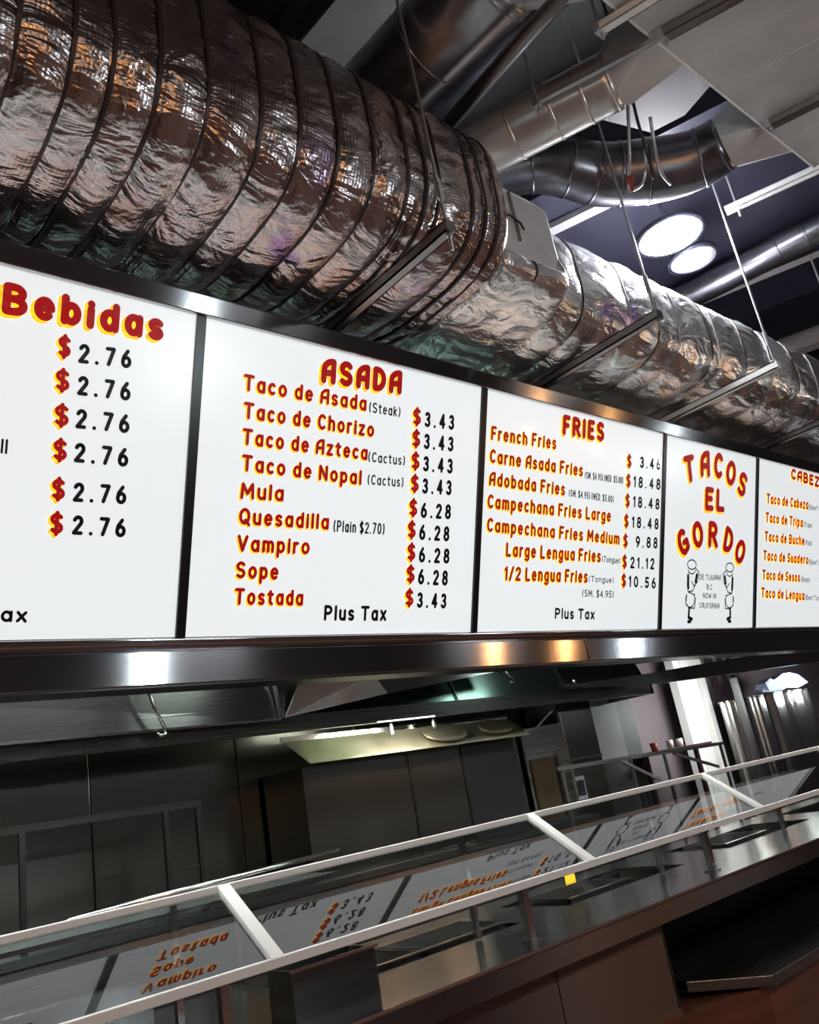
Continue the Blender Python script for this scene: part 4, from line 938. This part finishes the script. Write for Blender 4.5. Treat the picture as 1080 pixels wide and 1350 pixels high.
# notice plate without code
np_ = thing('notice_plate', 'small pale square notice on the steel column right of the oven rack', 'sign', (5.73, 4.62, 1.25))
MB().box(5.66, 5.80, 4.63, 4.64, 1.25, 1.43).build('plate', M['pale_panel'], np_)
MB().box(5.68, 5.78, 4.625, 4.63, 1.28, 1.40).build('print_field', M['steel_dark'], np_)
sc = thing('steel_column', 'reddish reflecting steel column between the oven rack and the pale panel', 'column', (5.85, 4.8, 0))
MB().box(5.65, 6.12, 4.645, 4.98, 0, 2.3).build('column_face', M['steel_wall'], sc)
MB().box(5.65, 6.12, 4.63, 4.645, 1.56, 1.575).build('band', M['steel_bright'], sc)
# far wall and openings
struct(MB().box(6.2, 15, 5.5, 5.62, 0, 6.2).build('wall_far', M['mauve']))
pp2 = thing('pale_panel', 'flat pale blue-grey panel between the steel column and a black gap', 'panel', (6.6, 4.9, 0))
MB().box(6.36, 6.86, 4.9, 4.94, 1.49, 2.4).build('sheet', M['pale_panel'], pp2)
MB().box(6.36, 6.86, 4.91, 4.94, 0.0, 1.485).build('lower_sheet', M['steel_dark'], pp2)
bg = thing('black_gap', 'black gap built as a dark door right of the pale panel', 'filler', (7.2, 5.2, 0))
MB().box(6.9, 7.45, 5.14, 5.18, 0, 2.4).build('gap_sheet', M['dark'], bg)  # flat near-black sheet put in for the shade of the gap
MB().box(7.38, 7.40, 5.11, 5.14, 1.3, 1.5).build('gap_strip', M['strut'], bg)
wc = thing('white_column', 'bright white ribbed column far behind the counter, centre right', 'column', (8.8, 5.2, 0))
MB().box(8.50, 9.10, 5.2, 5.3, 0, 3.0).build('column_body', M['white_paint'], wc)
for x in (8.62, 8.80, 8.96): MB().box(x, x + .05, 5.17, 5.2, 0, 3.0).build('rib', M['white_paint'], wc)
for i, (x, lab) in enumerate(((9.74, 'plum-dark post right next to the white column'), (9.97, 'plum-dark post, second right of the white column'), (10.18, 'dark post with the cyan light right of it'))):
    tag(MB().box(x, x + .095, 5.40, 5.49, 0, 3.0).build('dark_post', M['plum']), lab, 'post', 'dark posts right of the white column')
tag(MB().box(9.12, 9.26, 4.98, 5.02, 1.81, 1.84).build('indicator_light', M['cyan']), 'small glowing cyan strip right of the white column', 'light')
# long dark rail and brace in the middle distance
rl = thing('kitchen_railing', 'red-brown low railing with crossed braces in front of the white column', 'railing', (6.5, 4.4, 0))
MB().bar((5.15, 4.35, 1.52), (7.60, 4.35, 1.475), .03, .03).build('top_rail', M['strut'], rl)
MB().bar((5.95, 4.35, 1.50), (6.45, 4.35, 1.28), .022, .022).build('brace', M['rod'], rl)
MB().bar((6.75, 4.35, 1.47), (7.42, 4.35, 1.28), .022, .022).build('brace', M['strut'], rl)
for x in (5.2, 6.1, 6.6, 7.55): MB().box(x - .012, x + .012, 4.34, 4.36, 0, 1.49).build('upright', M['strut'], rl)
tb = thing('side_table', 'low red-brown table with small items, in front of the mauve wall', 'table', (7.6, 4.95, 0))
MB().box(7.1, 8.1, 4.75, 5.1, 1.48, 1.51).build('top', M['rust'], tb)
for x in (7.15, 8.05): MB().box(x - .02, x + .02, 4.9, 4.94, 0, 1.48).build('leg', M['rust'], tb)
for x, lab, m in ((7.58, 'small white cup on the red-brown table, left of its pair', 'white_paint'), (7.76, 'small white cup on the red-brown table, right of its pair', 'white_paint'), (7.3, 'small red jar on the red-brown table', 'tag')):
    tag(MB().lathe([(0, 0), (.03, 0), (.036, .08), (.03, .08), (.026, .01)], (x, 4.9, 1.51), 16).build('cup' if m != 'tag' else 'jar', M[m], smooth=True), lab, 'cup' if m != 'tag' else 'jar', 'small items on the red-brown table')
# fluted steel drum and blue cloth
fd = thing('fluted_steel_duct', 'ribbed shiny steel drum at the right edge behind the counter', 'duct', (9.95, 4.7, 0))
mb = MB(); n = 120; ring = []
for k in range(n):
    t_ = 2 * PI * k / n; r = .85 * (1 + .035 * math.cos(t_ * 18))
    ring.append((9.95 + r * math.cos(t_), 5.0 + r * .45 * math.sin(t_)))
mb.slab([(x, y, 0) for x, y in ring], (0, 0, 1.90)); mb.build('drum', M['steel_bright'], fd, smooth=False)
MB().slab([(9.95 + (x - 9.95) * 1.02, 5 + (y - 5) * 1.03, 1.88) for x, y in ring], (0, 0, .02)).build('rim', M['steel_dark'], fd)
mb = MB(); random.seed(4)
pts = [(9.50, 1.93), (9.62, 1.97), (9.6, 2.03), (9.8, 2.08), (9.95, 2.06), (10.1, 2.12), (10.35, 2.13), (10.6, 2.1), (10.7, 1.98), (10.45, 1.93), (10.2, 1.95), (9.9, 1.91), (9.7, 1.92)]
tag(mb.slab([(x, 4.78 + .03 * math.sin(i * 2.1), z) for i, (x, z) in enumerate(pts)], (0, .12, 0)).build('crumpled_cover', M['cloth'], bevel=.01), 'crumpled blue-grey plastic lying on the ribbed steel drum', 'cover')
tag(MB().box(8.6, 8.66, 4.58, 4.64, 0, 2.1).build('thin_post', M['strut']), 'thin standing post in front of the dark posts', 'post')
